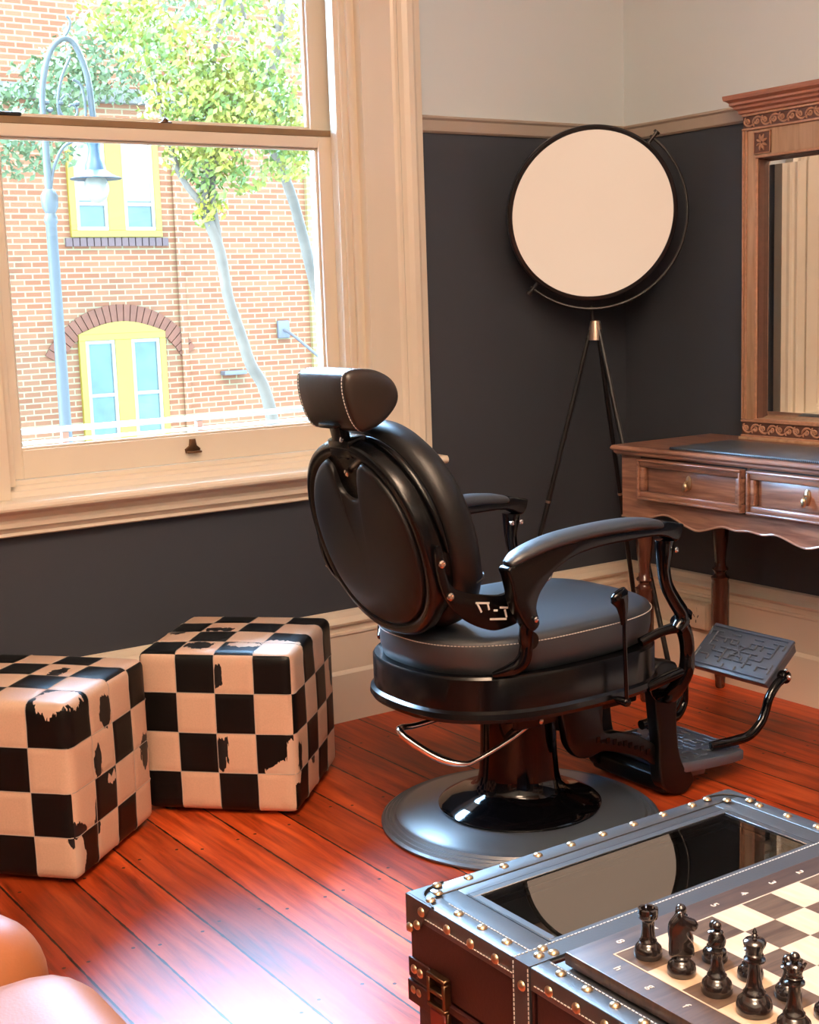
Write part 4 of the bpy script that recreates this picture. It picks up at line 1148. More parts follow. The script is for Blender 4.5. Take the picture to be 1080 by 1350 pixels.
# brass studs, each its own part with shared mesh
bm = B(); lathe(bm, [(.0075, 0), (.0068, .0018), (.0048, .0034), (.002, .0042), (0, .0044)], 14); stud0 = obj('stud', bm, M_BRASS, tr)
sm = stud0.data; first = [True]
def stud(x, y, z, d='z'):
    o = stud0 if first[0] else stud0.copy()
    if not first[0]: COL.objects.link(o)
    first[0] = False; o.parent = tr
    o.location = Vector((x, y, z)) - to
    if d == 'x': o.rotation_euler = (0, -PI/2, 0)
    if d == 'y': o.rotation_euler = (-PI/2, 0, 0)
for k_ in range(3): stud(TX0+.018, TY1-.098-.054*k_, TZ+.0017)
for k_ in range(3): stud(TX0-.0018, TY1-.097-.0545*k_, TZ-.016, 'x')
for k_ in range(10): stud(TX0+.018, SM1-.033-.050*k_, TZ+.0017) if SM1-.033-.050*k_ > SM2 else None
for k_ in range(9): stud(TX0-.0018, SM1-.033-.052*k_, TZ-.016, 'x')
for k_ in range(8): stud(TX0+.101+.0665*k_, TY1-.010, TZ+.0017)
for k_ in range(5): stud(TX1-.013, TY1-.080-.060*k_, TZ+.0017)
for (a, b) in ((.010, .042), (.032, .029), (.047, .006)): stud(TX0+a, TY1-b-.0, TZ+.0034)
for (a, b) in ((.062, .010), (.040, .034), (.012, .058)): stud(TX1-a, TY1-b, TZ+.0034)
stud(TX0-.0034, TY1-.037, TZ-.012, 'x'); stud(TX0-.0034, TY1-.025, TZ-.036, 'x'); stud(TX0-.0034, TY1-.006, TZ-.046, 'x')
for (a, b) in ((.026, .012), (.042, .024), (.046, .006)): stud(TX0+a, SM1+.008+b, TZ+.0027)
stud(TX0-.0032, SM1+.020, TZ-.030, 'x')
for (a, z) in ((-.012, .341), (-.027, .340), (-.010, .309), (-.024, .309)): stud(TX0-.0018, TY1+a, z, 'x')
# leather tab over the lid joint with pale seam line
bm = B(); box(bm, TX0-.0025, TX0+.001, TY1-.062, TY1+.0025, .326, .3565, .001, 1); box(bm, TX0-.004, TX0+.004, TY1-.062, TY1+.004, .288, .3215, .0012, 1)
box(bm, TX0-.004, TX0+.004, TY0, TY1-.062, .310, .3215, .001, 1)
obj('side_strap', Lc(bm, to), M_TRUNKSIDE, tr)
# latch
bm = B(); yl0, yl1 = -2.132, -2.088; xo = TX0-.0045
for (a, b, z0, z1) in rim4(yl0, yl1, .308, .360, .007) + ((yl0+.007, yl1-.007, .330, .337),): box(bm, xo-.008, TX0, a, b, z0, z1, .0015, 1)
box(bm, xo-.003, TX0, yl0, yl1, .262, .310, .0015, 1)
la = obj('latch', Lc(bm, to), M_BRASSD, tr)
bm = B(); box(bm, xo-.006, TX0, yl0+.004, yl1-.004, .240, .306, .002, 1); obj('latch_strap', Lc(bm, to), mat('red_leather', (.14, .012, .008), .4), la)

# ------------------------------------------------------------------ chess board
BX0, BY1, BZ = -2.307, -2.337, TZ+.004
SQ = .058; BW = .045; BL = 8*SQ+2*BW
cb = thing('chess_board', 'wooden chess board with dark walnut border lying on the trunk', 'chess board', (BX0+BL/2, BY1-BL/2, BZ))
co = Vector((BX0+BL/2, BY1-BL/2, BZ))
M_BORD = wood('walnut_border', (.035, .020, .016), (.085, .05, .036), .33, (6, 60, 10), coat=.15)
M_LSQ = wood('maple_square', (.56, .385, .25), (.65, .475, .33), .35, (40, 8, 8), coat=.15, bump=.01)
M_DSQ = wood('walnut_square', (.045, .026, .018), (.12, .075, .05), .35, (5, 60, 10), coat=.15)
bm = B()
prism(bm, [(0, 0), (BL, 0), (BL, BL), (0, BL)], lambda a, b: Vector((BX0+a, BY1-b, BZ)), lambda a, b: Vector((BX0+a, BY1-b, BZ+.0175)), .002, 2)
obj('border', Lc(bm, co), M_BORD, cb, angle=30)
bm = B(); px0, py1 = BX0+BW, BY1-BW; zt = BZ+.0182
for i in range(8):
    for j in range(8):
        box(bm, px0+i*SQ, px0+(i+1)*SQ, py1-(j+1)*SQ, py1-j*SQ, zt-.0012, zt, mi=0 if (i+j) % 2 else 1)
e_ = .0022
for (a, b, c, d) in ((px0-e_, px0, py1-8*SQ-e_, py1+e_), (px0+8*SQ, px0+8*SQ+e_, py1-8*SQ-e_, py1+e_), (px0, px0+8*SQ, py1, py1+e_), (px0, px0+8*SQ, py1-8*SQ-e_, py1-8*SQ)):
    box(bm, a, b, c, d, zt-.0012, zt, mi=0)
obj('squares', Lc(bm, co), [M_LSQ, M_DSQ], cb, smooth=False)
M_LET = mat('pale_lettering', (.62, .52, .42), .6)
def letter(ch, x, y, rot, size=.017):
    me = text_mesh(ch, size, .0003); me.materials.clear(); me.materials.append(M_LET)
    o = bpy.data.objects.new('coordinate_mark', me); link(o, cb); o.location = Vector((x, y, zt-.0004)) - co; o.rotation_euler = (0, 0, rot)
for i, ch in enumerate('hgfedcba'): letter(ch, BX0+BW/2, py1-(i+.5)*SQ, -PI/2)
for i, ch in enumerate('87654321'): letter(ch, px0+(i+.5)*SQ, BY1-BW/2, -PI/2)

# ------------------------------------------------------------------ chess pieces
PZ = BZ+.0182
def sq(file_, rank):     # 'h8' is nearest the left corner
    j = 'hgfedcba'.index(file_); i = 8-rank
    return (px0+(i+.5)*SQ, py1-(j+.5)*SQ, PZ)
BASE = [(.0, 0), (.0165, 0), (.0178, .002), (.0178, .008), (.0172, .010), (.0165, .0135), (.0125, .018), (.0105, .0195), (.0112, .0205), (.0112, .022), (.0095, .0235)]
def base(s, extra): return [(r*s, z*s) for r, z in BASE] + extra
def piece(name, label, cat, sqr, prof, extra=None, group=None):
    t = thing(name, label, cat, sq(*sqr), 0, group)
    bm = B(); lathe(bm, prof, 36); obj('body', bm, M_PIECE, t, angle=50)
    if extra: extra(t)
    return t
def rook_x(t):
    bm = B(); n = 6
    for k_ in range(n):
        a0 = 2*PI*k_/n+.12; a1 = 2*PI*(k_+1)/n-.12; P_ = []
        for q_ in range(5): a = a0+(a1-a0)*q_/4; P_.append((.0128*math.cos(a), .0128*math.sin(a)))
        for q_ in range(5): a = a1+(a0-a1)*q_/4; P_.append((.0088*math.cos(a), .0088*math.sin(a)))
        prism_xy(bm, P_, .0585, .064)
    obj('battlement', bm, M_PIECE, t, angle=40)
piece('chess_rook', 'black chess rook on the corner square, leftmost of the pieces', 'chess piece', ('h', 8),
      base(1.0, [(.0088, .03), (.0080, .040), (.0082, .048), (.0098, .050), (.0124, .052), (.0128, .0585), (.0090, .0585), (.0088, .056), (0, .056)]), rook_x, 'black chess pieces')
def knight_x(t):
    bm = B()
    prof_ = smooth_poly([(-.010, .022), (-.0125, .030), (-.0125, .042), (-.0135, .052), (-.012, .062), (-.006, .070), (-.001, .0745), (.002, .0705), (.008, .0665), (.014, .0635), (.0165, .0595), (.0145, .0555), (.008, .0560), (.0045, .0525), (.006, .046), (.011, .038), (.0125, .030), (.010, .022)], 3)
    # head faces along -y... built in a turned frame
    M = Matrix.Rotation(-.55, 4, 'Z')
    secs = [(-.0062, .80), (-.005, .92), (-.0025, 1.0), (.0025, 1.0), (.005, .92), (.0062, .80)]
    KS = 1.22
    rows = [[bm.verts.new(M @ Vector(((a)*s_*KS, y_*KS, .022+(.026+(b-.048)*s_)*KS*.92))) for a, b in prof_] for y_, s_ in secs]
    for A, C in zip(rows[:-1], rows[1:]):
        for i in range(len(A)): bm.faces.new((A[i], A[(i+1) % len(A)], C[(i+1) % len(A)], C[i]))
    bm.faces.new(rows[0]); bm.faces.new(rows[-1][::-1])
    h = obj('horse_head', bm, M_PIECE, t, angle=60)
    bm = B()
    for s_ in (-1, 1):
        tube(bm, [M @ Vector((-.003, .0048*s_, .074)), M @ Vector((-.004, .0055*s_, .079)), M @ Vector((-.002, .0055*s_, .083))], [.0026, .0024, .0006], 8, 3)
        for q_ in range(4): tube(bm, [M @ Vector((-.011, .0052*s_, .060-.009*q_)), M @ Vector((-.006, .0066*s_, .053-.009*q_)), M @ Vector((-.004, .0062*s_, .044-.009*q_))], [.0006, .0014, .0006], 6, 3)
    obj('ears_and_mane', bm, M_PIECE, h)
piece('chess_knight', 'black chess knight standing beside the rook', 'chess piece', ('g', 8), base(1.0, [(.0088, .025), (0, .026)]), knight_x, 'black chess pieces')
def bishop_x(t):
    bm = B(); r = bmesh.ops.create_uvsphere(bm, u_segments=20, v_segments=14, radius=.0058)
    for v in r['verts']: v.co.z += .0835
    obj('finial', bm, M_PIECE, t)
    bm = B(); box(bm, -.0105, .0, -.0007, .0007, -.006, .006, M=Matrix.Translation((-.0032, -.004, .068)) @ Matrix.Rotation(.6, 4, 'X'))
    obj('mitre_cut', bm, M_DARK, t, smooth=False)
piece('chess_bishop', 'black chess bishop between the knight and the king', 'chess piece', ('f', 8),
      base(1.05, [(.0080, .032), (.0064, .042), (.0062, .050), (.0075, .0515), (.0108, .053), (.0108, .0545), (.0072, .0565), (.0098, .0605), (.0108, .0655), (.0098, .070), (.0072, .0745), (.0068, .0755), (.0078, .0765), (.0066, .078), (.003, .079), (0, .079)]), bishop_x, 'black chess pieces')
def king_x(t):
    bm = B(); tube(bm, [(0, 0, .0885), (0, 0, .0905), (0, 0, .0925), (0, 0, .0945), (0, 0, .0965), (0, 0, .0985), (0, 0, .1035)], [.0028, .0034, .0022, .0036, .0022, .0030, .0006], 12, 3)
    obj('finial', bm, M_PIECE, t)
piece('chess_king', 'tallest black chess piece, the king with pointed finial, nearest the bottom edge', 'chess piece', ('e', 8),
      base(1.18, [(.0092, .034), (.0074, .046), (.0070, .060), (.0078, .0625), (.0124, .064), (.0124, .066), (.0084, .0675), (.0084, .070), (.0104, .0715), (.0088, .073), (.0098, .078), (.0128, .0835), (.0134, .0865), (.0112, .0890), (.004, .0905), (0, .0905)]), king_x, 'black chess pieces')
def queen_x(t):
    bm = B()
    r = bmesh.ops.create_uvsphere(bm, u_segments=18, v_segments=12, radius=.0062)
    for v in r['verts']: v.co.z += .0905
    obj('finial', bm, M_PIECE, t)
    bm = B()
    for k_ in range(8):
        a = 2*PI*k_/8
        tube(bm, [(.0085*math.cos(a), .0085*math.sin(a), .079), (.0125*math.cos(a), .0125*math.sin(a), .0845)], [.0030, .0016], 8, 2)
    obj('coronet', bm, M_PIECE, t)
piece('chess_queen', 'black chess queen at the right edge beside the king', 'chess piece', ('d', 8),
      base(1.12, [(.0088, .033), (.0070, .045), (.0068, .056), (.0074, .0585), (.0116, .060), (.0116, .062), (.0080, .0635), (.0080, .066), (.0096, .0675), (.0082, .069), (.0086, .073), (.0110, .0800), (.0104, .0815), (.0080, .083), (0, .087)]), queen_x, 'black chess pieces')
PAWN = base(.90, [(.0070, .025), (.0056, .031), (.0054, .035), (.0085, .0365), (.0085, .038), (.0058, .0395)] + [(.0072*math.cos(t), .0455+.0072*math.sin(t)) for t in (-.9, -.55, -.2, .15, .5, .85, 1.2)] + [(0, .0527)])
pl_ = {'h': 'black chess pawn hidden behind the knight, its round head showing', 'g': 'black chess pawn directly behind the bishop', 'f': 'black chess pawn directly behind the king',
       'e': 'black chess pawn behind the queen, base showing left of her', 'd': 'black chess pawn at the frame edge right of the queen'}
p0 = None
for f_, lb in pl_.items():
    if p0 is None:
        p0 = thing('chess_pawn', lb, 'chess piece', sq(f_, 7), 0, 'black chess pawns'); bm = B(); lathe(bm, PAWN, 32); obj('body', bm, M_PIECE, p0, angle=50)
    else:
        c = copy_tree(p0); c.location = sq(f_, 7); c['label'] = lb

# ------------------------------------------------------------------ leather chairs at the frame edges
def blob(bm, x0, x1, y0, y1, z0, z1, r, cuts=22):
    """soft cushion block"""
    t = B(); bmesh.ops.create_cube(t, size=2); bmesh.ops.subdivide_edges(t, edges=t.edges[:], cuts=cuts, use_grid_fill=True)
    c = Vector(((x0+x1)/2, (y0+y1)/2, (z0+z1)/2)); hx, hy, hz = (x1-x0)/2, (y1-y0)/2, (z1-z0)/2
    vm = {}
    for v in t.verts:
        e = Vector((v.co.x*hx, v.co.y*hy, v.co.z*hz)); r_ = min(r, hx, hy, hz)
        k_ = Vector((max(-hx+r_, min(hx-r_, e.x)), max(-hy+r_, min(hy-r_, e.y)), max(-hz+r_, min(hz-r_, e.z))))
        d = e-k_
        if d.length > 1e-9: e = k_ + d.normalized()*r_
        vm[v] = bm.verts.new(c+e)
    for f in t.faces: bm.faces.new([vm[v] for v in f.verts])
    t.free()
arm1 = thing('leather_armchair', 'tan leather armchair with plump rounded cushions at the bottom left corner', 'armchair', (-3.22, -2.27, 0))
ao = Vector((-3.22, -2.27, 0))
bm = B(); blob(bm, -3.50, -2.812, -2.62, -1.985, .33, .512, .09); obj('seat_cushion', Lc(bm, ao), M_TAN, arm1, angle=80)
bm = B(); blob(bm, -3.60, -2.86, -2.76, -1.84, .10, .34, .03, 4); obj('base', Lc(bm, ao), M_TAN, arm1, angle=80)
for (a, b) in ((-1.983, -1.800), (-2.80, -2.62)):
    bm = B(); blob(bm, -3.62, -2.835, a, b, .12, .530, .088); obj('arm', Lc(bm, ao), M_TAN, arm1, angle=80)
bm = B(); blob(bm, -3.74, -3.52, -2.62, -2.00, .30, .80, .09); obj('backrest', Lc(bm, ao), M_TAN, arm1, angle=80)
for x in (-3.6, -2.96):
    for y in (-2.68, -1.94):
        bm = B(); lathe(bm, [(.016, 0), (.024, .10), (0, .105)], 16, (x, y, 0)); obj('leg', Lc(bm, ao), M_LEGW, arm1)
arm2 = thing('leather_tub_chair', 'brown leather chair arm just showing at the right edge beyond the trunk', 'armchair', (-1.10, -2.33, 0))
ao = Vector((-1.10, -2.33, 0))
bm = B(); blob(bm, -1.30, -.82, -2.62, -2.12, .34, .46, .05); obj('seat_cushion', Lc(bm, ao), M_TAN, arm2, angle=80)
for y in (-2.105, -2.665):
    bm = B(); tube(bm, [(-1.405, y, .478), (-1.395, y, .482), (-1.36, y, .484), (-1.2, y, .50), (-1.0, y, .55), (-.80, y, .60)], [.012, .030, .036, .036, .036, .036], 16, 5)
    tube(bm, [(-1.33, y, .46), (-1.31, y, .25), (-1.30, y, .02)], [.022, .020, .014], 12, 3)
    tube(bm, [(-.84, y, .57), (-.82, y, .3), (-.78, y, .02)], [.022, .020, .014], 12, 3)
    obj('arm', Lc(bm, ao), M_TAN, arm2, angle=80)
bm = B(); blob(bm, -.86, -.74, -2.64, -2.13, .40, .86, .05); obj('backrest', Lc(bm, ao), M_TAN, arm2, angle=80)
bm = B(); box(bm, -1.32, -.80, -2.66, -2.11, .30, .35, .01); obj('seat_frame', Lc(bm, ao), M_LEGW, arm2)

# ------------------------------------------------------------------ outside: the street
def m_brick():
    m = bpy.data.materials.new('sunlit_brickwork'); m.use_nodes = True; N, L = nt(m); p = N['Principled BSDF']; tc = N.new('ShaderNodeTexCoord')
    s = N.new('ShaderNodeSeparateXYZ'); c = N.new('ShaderNodeCombineXYZ'); L.new(tc.outputs['Object'], s.inputs[0]); L.new(s.outputs['X'], c.inputs[0]); L.new(s.outputs['Z'], c.inputs[1])
    b = N.new('ShaderNodeTexBrick'); b.inputs['Scale'].default_value = 1; b.inputs['Brick Width'].default_value = .235; b.inputs['Row Height'].default_value = .078
    b.inputs['Mortar Size'].default_value = .011; b.inputs['Mortar Smooth'].default_value = .2; b.inputs['Bias'].default_value = -.2
    b.inputs['Color1'].default_value = (.26, .088, .038, 1); b.inputs['Color2'].default_value = (.32, .135, .066, 1); b.inputs['Mortar'].default_value = (.33, .26, .15, 1)
    L.new(c.outputs[0], b.inputs['Vector'])
    n = N.new('ShaderNodeTexNoise'); n.inputs['Scale'].default_value = .8; n.inputs['Detail'].default_value = 4; L.new(tc.outputs['Object'], n.inputs['Vector'])
    mx = N.new('ShaderNodeMix'); mx.data_type = 'RGBA'; mx.blend_type = 'MULTIPLY'; mx.inputs[0].default_value = .35; L.new(b.outputs['Color'], mx.inputs[6]); L.new(n.outputs['Fac'], mx.inputs[7])
    L.new(b.outputs['Color'], p.inputs['Base Color']); p.inputs['Roughness'].default_value = .9
    return m
M_BRICK = m_brick()
M_YEL = mat('yellow_window_paint', (.36, .235, .022), .5)
M_WHT = mat('white_window_paint', (.36, .33, .29), .5)
M_OPANE = mat('street_window_glass', (.06, .10, .10), .08, spec=.8, noise=.5, nscale=3)
M_BLIND = mat('white_blind', (.36, .33, .31), .8)
M_GRN = mat('pale_iron', (.082, .080, .085), .5)
FY = 14.5
OUTDOOR_NAMES = ('sunlit_brickwork', 'yellow_window_paint', 'white_window_paint', 'street_window_glass', 'white_blind', 'pale_iron', 'grey_stone', 'arch_brick', 'blue_brick', 'buff_brick',
                 'lilac_grey_metal', 'spring_leaves', 'pale_leaves', 'pale_bark', 'slate_blue_enamel', 'opal_globe', 'rust_red_paint', 'asphalt')
bld = thing('brick_building', 'red brick building across the street with yellow framed windows', 'building', (4, FY, -4.2)); bo = Vector((4, FY, -4.2))
bm = B(); box(bm, -12, 24, FY, FY+1, -4.2, 7.2); 
wl = obj('brick_wall', Lc(bm, bo), M_BRICK, bld, smooth=False)
bm = B(); box(bm, 5.02, 5.12, FY-.05, FY+.01, -4.2, 7.2); obj('pilaster_edge', Lc(bm, bo), M_BRICK, bld, smooth=False)
bm = B(); box(bm, -12, 24, FY-.12, FY+.01, 4.05, 4.25, .03); box(bm, -12, 24, FY-.2, FY+.2, 7.1, 7.4, .03); obj('string_course', Lc(bm, bo), mat('grey_stone', (.17, .15, .14), .8), bld)
def bwin(x0, x1, z0, z1, arch, blind):
    bm = B(); y0 = FY-.06; fw = .09
    for (a, b, c, d) in rim4(x0, x1, z0, z1, fw) + (((x0+x1)/2-.12, (x0+x1)/2+.12, z0+fw, z1-fw),): box(bm, a, b, y0, FY+.02, c, d, .004, 1)
    if arch:
        pts_ = [(x0 + (x1-x0)*k_/12, z1 + arch*math.sin(PI*k_/12)) for k_ in range(13)]
        prism(bm, pts_, lambda a, b: Vector((a, y0, b)), lambda a, b: Vector((a, FY+.02, b)))
    w_ = obj('window', Lc(bm, bo), M_YEL, bld, angle=30)
    for (a, b) in ((x0+fw, (x0+x1)/2-.12), ((x0+x1)/2+.12, x1-fw)):
        bm = B(); e = .05; zm = z0+(z1-z0)*(.30 if blind else .45)
        for (p_, q_, r_, s_) in rim4(a, b, z0+fw, z1-fw, e) + ((a+e, b-e, zm-.025, zm+.025),): box(bm, p_, q_, y0+.01, FY+.015, r_, s_, .004, 1)
        obj('sash', Lc(bm, bo), M_WHT, w_)
        bm = B(); box(bm, a+.01, b-.01, FY-.025, FY+.005, z0+fw+.01, z1-fw-.01); obj('pane', Lc(bm, bo), M_OPANE, w_, smooth=False)
        if blind:
            bm = B(); box(bm, a+e, b-e, FY-.035, FY-.026, z0+(z1-z0)*.33, z1-fw-e); obj('roller_blind', Lc(bm, bo), M_BLIND, w_, smooth=False)
    return w_
bwin(3.50, 4.82, 2.28, 3.75, 0, True)
bwin(3.50, 4.77, -.55, .98, .16, False)
bwin(8.6, 9.9, -.55, .98, .16, False); bwin(8.6, 9.9, 2.28, 3.75, 0, True)
bm = B()
for k_ in range(25):
    t0 = PI*(.16+.68*k_/25); t1 = PI*(.16+.68*(k_+.86)/25); R0, R1 = 1.02, 1.26; cx_, cz_ = 4.135, .11
    P_ = [(cx_-R0*math.cos(t0), cz_+R0*math.sin(t0)), (cx_-R0*math.cos(t1), cz_+R0*math.sin(t1)), (cx_-R1*math.cos(t1), cz_+R1*math.sin(t1)), (cx_-R1*math.cos(t0), cz_+R1*math.sin(t0))]
    prism_xz(bm, P_, FY-.03, FY+.01)
obj('brick_arch', Lc(bm, bo), mat('arch_brick', (.20, .07, .04), .9, noise=.2, nscale=5), bld, smooth=False)
bm = B()
for k_ in range(15): box(bm, 3.42+k_*.1, 3.42+k_*.1+.085, FY-.05, FY+.01, 2.16, 2.27)
obj('sill_bricks', Lc(bm, bo), mat('blue_brick', (.15, .09, .09), .9), bld, smooth=False)
def m_quoin():
    m = bpy.data.materials.new('buff_brick'); m.use_nodes = True; N, L = nt(m); p = N['Principled BSDF']; tc = N.new('ShaderNodeTexCoord')
    s = N.new('ShaderNodeSeparateXYZ'); c = N.new('ShaderNodeCombineXYZ'); L.new(tc.outputs['Object'], s.inputs[0]); L.new(s.outputs['X'], c.inputs[0]); L.new(s.outputs['Z'], c.inputs[1])
    b = N.new('ShaderNodeTexBrick'); b.inputs['Scale'].default_value = 1; b.inputs['Brick Width'].default_value = .23; b.inputs['Row Height'].default_value = .078; b.inputs['Mortar Size'].default_value = .012
    b.inputs['Color1'].default_value = (.36, .23, .07, 1); b.inputs['Color2'].default_value = (.38, .26, .10, 1); b.inputs['Mortar'].default_value = (.40, .33, .21, 1)
    L.new(c.outputs[0], b.inputs['Vector']); L.new(b.outputs['Color'], p.inputs['Base Color']); p.inputs['Roughness'].default_value = .9
    return m
bm = B(); box(bm, 7.16, 7.70, FY-.07, FY+.01, -4.2, 3.9); obj('buff_pier', Lc(bm, bo), m_quoin(), bld, smooth=False, label='buff yellow brick pier')
bm = B(); box(bm, 6.58, 6.78, FY-.06, FY, .80, 1.06, .02); tube(bm, [(6.68, FY-.06, .92), (6.75, FY-.3, .80), (7.02, FY-.8, .36)], .022, 8, 3); box(bm, 5.62, 5.98, FY-.16, FY, .31, .37, .01)
obj('wall_fixture', Lc(bm, bo), mat('lilac_grey_metal', (.16, .15, .18), .5), bld)
bm = B(); box(bm, -14, 26, .9, FY+1, -4.4, -4.2); st_ = obj('street', bm, mat('asphalt', (.28, .27, .26), .9, noise=.2, nscale=4), None, smooth=False); tag(st_, 'grey street surface between the two buildings', 'street', kind='structure')

# white balcony rail just outside
rl = thing('balcony_railing', 'white painted balcony railing just outside the window', 'railing', (-1.5, 1.0, .30)); ro_ = Vector((-1.5, 1.0, .30))
bm = B(); box(bm, -3.6, .8, .985, 1.015, .889, .908, .004); box(bm, -3.6, .8, .985, 1.015, .855, .865, .003)
obj('rail', Lc(bm, ro_), M_WHT, rl)
for x in (-2.42, -1.70, -1.19, -.70):
    bm = B(); box(bm, x-.012, x+.012, .988, 1.012, .30, .889, .003); obj('post', Lc(bm, ro_), mat('rust_red_paint', (.22, .07, .03), .6), rl)
bm = B(); box(bm, -3.7, .9, .26, 1.1, .20, .30); bs = obj('balcony_slab', bm, M_WHT, None, smooth=False); tag(bs, 'narrow white balcony slab below the window', 'balcony', kind='structure')

# ornate street lamp
sl = thing('street_lamp', 'ornate grey iron street lamp with hanging lantern outside the window', 'street lamp', (1.235, 9, -4.2)); so = Vector((1.235, 9, -4.2))
bm = B(); lathe(bm, [(.16, 0), (.16, .25), (.10, .4), (.075, 1.2), (.060, 3.2), (.050, 6.3), (.062, 6.32), (.062, 6.36), (.045, 6.4), (.075, 6.46), (.080, 6.56), (.045, 6.62), (0, 6.62)], 20, (1.235, 9, -4.2))
obj('post', Lc(bm, so), M_GRN, sl)
bm = B()
tube(bm, [(1.235, 9, 2.38), (1.235, 9, 2.9), (1.24, 9, 3.3), (1.33, 9, 3.63), (1.46, 9, 3.77), (1.58, 9, 3.73), (1.68, 9, 3.46), (1.71, 9, 3.12), (1.71, 9, 2.95)], [.036, .032, .028, .026, .026, .028, .030, .030, .028], 12, 6)
obj('arched_arm', Lc(bm, so), M_GRN, sl)
bm = B()
tube(bm, [(1.25, 9, 2.40), (1.30, 9, 2.62), (1.40, 9, 2.80), (1.55, 9, 2.9), (1.64, 9, 3.1), (1.62, 9, 3.35), (1.54, 9, 3.42)], .014, 8, 5)
tube(bm, [(1.46, 9, 2.84), (1.40, 9, 3.02), (1.38, 9, 3.2), (1.43, 9, 3.42), (1.53, 9, 3.62)], .014, 8, 5)
sp = [(1.50+(.13-.009*k_)*math.cos(.55*k_+2), 9, 3.15+(.13-.009*k_)*math.sin(.55*k_+2)) for k_ in range(13)]
tube(bm, sp, .012, 8, 2)
tube(bm, [(1.46, 9, 3.77), (1.52, 9, 3.84), (1.55, 9, 3.93), (1.52, 9, 3.98)], .012, 8, 4)
for (x, z) in ((1.27, 3.2), (1.30, 3.13), (1.40, 3.2), (1.56, 3.2), (1.24, 2.45), (1.24, 2.2)):
    lathe(bm, [(0, -.03), (.03, -.01), (.03, .01), (0, .03)], 10, (x, 9, z))
obj('scrollwork', Lc(bm, so), M_GRN, sl)
bm = B(); lathe(bm, [(.07, 3.0), (.075, 2.93), (.065, 2.85), (.05, 2.80), (.07, 2.70), (.09, 2.66), (.10, 2.60), (.16, 2.555), (.245, 2.525), (.235, 2.518), (.10, 2.535), (0, 2.54)], 28, (1.70, 9, 0))
obj('lantern_hood', Lc(bm, so), mat('slate_blue_enamel', (.05, .08, .13), .4), sl)
bm = B(); lathe(bm, [(.085, 2.535), (.115, 2.48), (.118, 2.42), (.095, 2.35), (.05, 2.31), (0, 2.30)], 24, (1.70, 9, 0))
obj('globe', Lc(bm, so), mat('opal_globe', (.32, .27, .22), .3), sl)

# trees on the pavement
def m_leaf(name, a, b):
    m = bpy.data.materials.new(name); m.use_nodes = True; N, L = nt(m); p = N['Principled BSDF']; oi = N.new('ShaderNodeNewGeometry')
    n = N.new('ShaderNodeTexNoise'); n.inputs['Scale'].default_value = 3.5; L.new(oi.outputs['Position'], n.inputs['Vector'])
    r = N.new('ShaderNodeValToRGB'); r.color_ramp.elements[0].position = .38; r.color_ramp.elements[1].position = .6; r.color_ramp.elements[0].color = (*a, 1); r.color_ramp.elements[1].color = (*b, 1)
    L.new(n.outputs['Fac'], r.inputs[0]); L.new(r.outputs[0], p.inputs['Base Color']); p.inputs['Roughness'].default_value = .6
    return m
M_LEAF = m_leaf('spring_leaves', (.13, .20, .03), (.36, .31, .035))
M_LEAF2 = m_leaf('pale_leaves', (.14, .20, .09), (.21, .26, .12))
M_BARK = mat('pale_bark', (.115, .085, .065), .9, noise=.3, nscale=6)
def leaves(clusters, size, name, m, parent, o, seed):
    rnd = random.Random(seed); bm = B()
    for (x, y, z, rx, ry, rz, n) in clusters:
        for _ in range(n):
            while True:
                d = Vector((rnd.uniform(-1, 1), rnd.uniform(-1, 1), rnd.uniform(-1, 1)))
                if d.length < 1: break
            c = Vector((x+d.x*rx, y+d.y*ry, z+d.z*rz)); s = size*rnd.uniform(.6, 1.3)
            u = Vector((rnd.gauss(0, 1), rnd.gauss(0, 1), rnd.gauss(0, 1))).normalized(); w_ = u.orthogonal().normalized(); k_ = u.cross(w_)
            P_ = [c - w_*s, c + k_*s*.45, c + w_*s, c - k_*s*.45]
            bm.faces.new([bm.verts.new(p_-o) for p_ in P_])
    ob = obj(name, bm, m, parent, smooth=False, recalc=False); return ob
t1 = thing('street_tree', 'yellow-green leafy street tree with crooked pale trunk outside the window', 'tree', (2.95, 8, -4.2)); t1o = Vector((2.95, 8, -4.2))
bm = B()
tube(bm, [(3.0, 8, -4.2), (3.0, 8, -2), (2.95, 8, -.2), (2.86, 8, .46), (2.71, 8, .75), (2.62, 8, 1.04), (2.51, 8, 1.39), (2.45, 8, 1.81), (2.31, 8, 2.22), (2.38, 8, 2.55), (2.45, 8.05, 3.1), (2.6, 8.1, 3.8), (2.9, 8, 4.6)], [.10, .09, .065, .058, .055, .052, .05, .05, .048, .04, .035, .03, .02], 10, 4)
tube(bm, [(2.31, 8, 2.22), (2.18, 8, 2.35), (2.08, 8, 2.52), (2.0, 8, 2.8), (1.9, 8, 3.3)], [.035, .03, .03, .025, .015], 8, 4)
tube(bm, [(2.45, 8, 1.85), (2.42, 8, 2.1), (2.40, 8, 2.3), (2.5, 8.05, 2.7), (2.75, 8, 3.2)], [.035, .035, .035, .03, .02], 8, 4)
obj('trunk', Lc(bm, t1o), M_BARK, t1, angle=60)
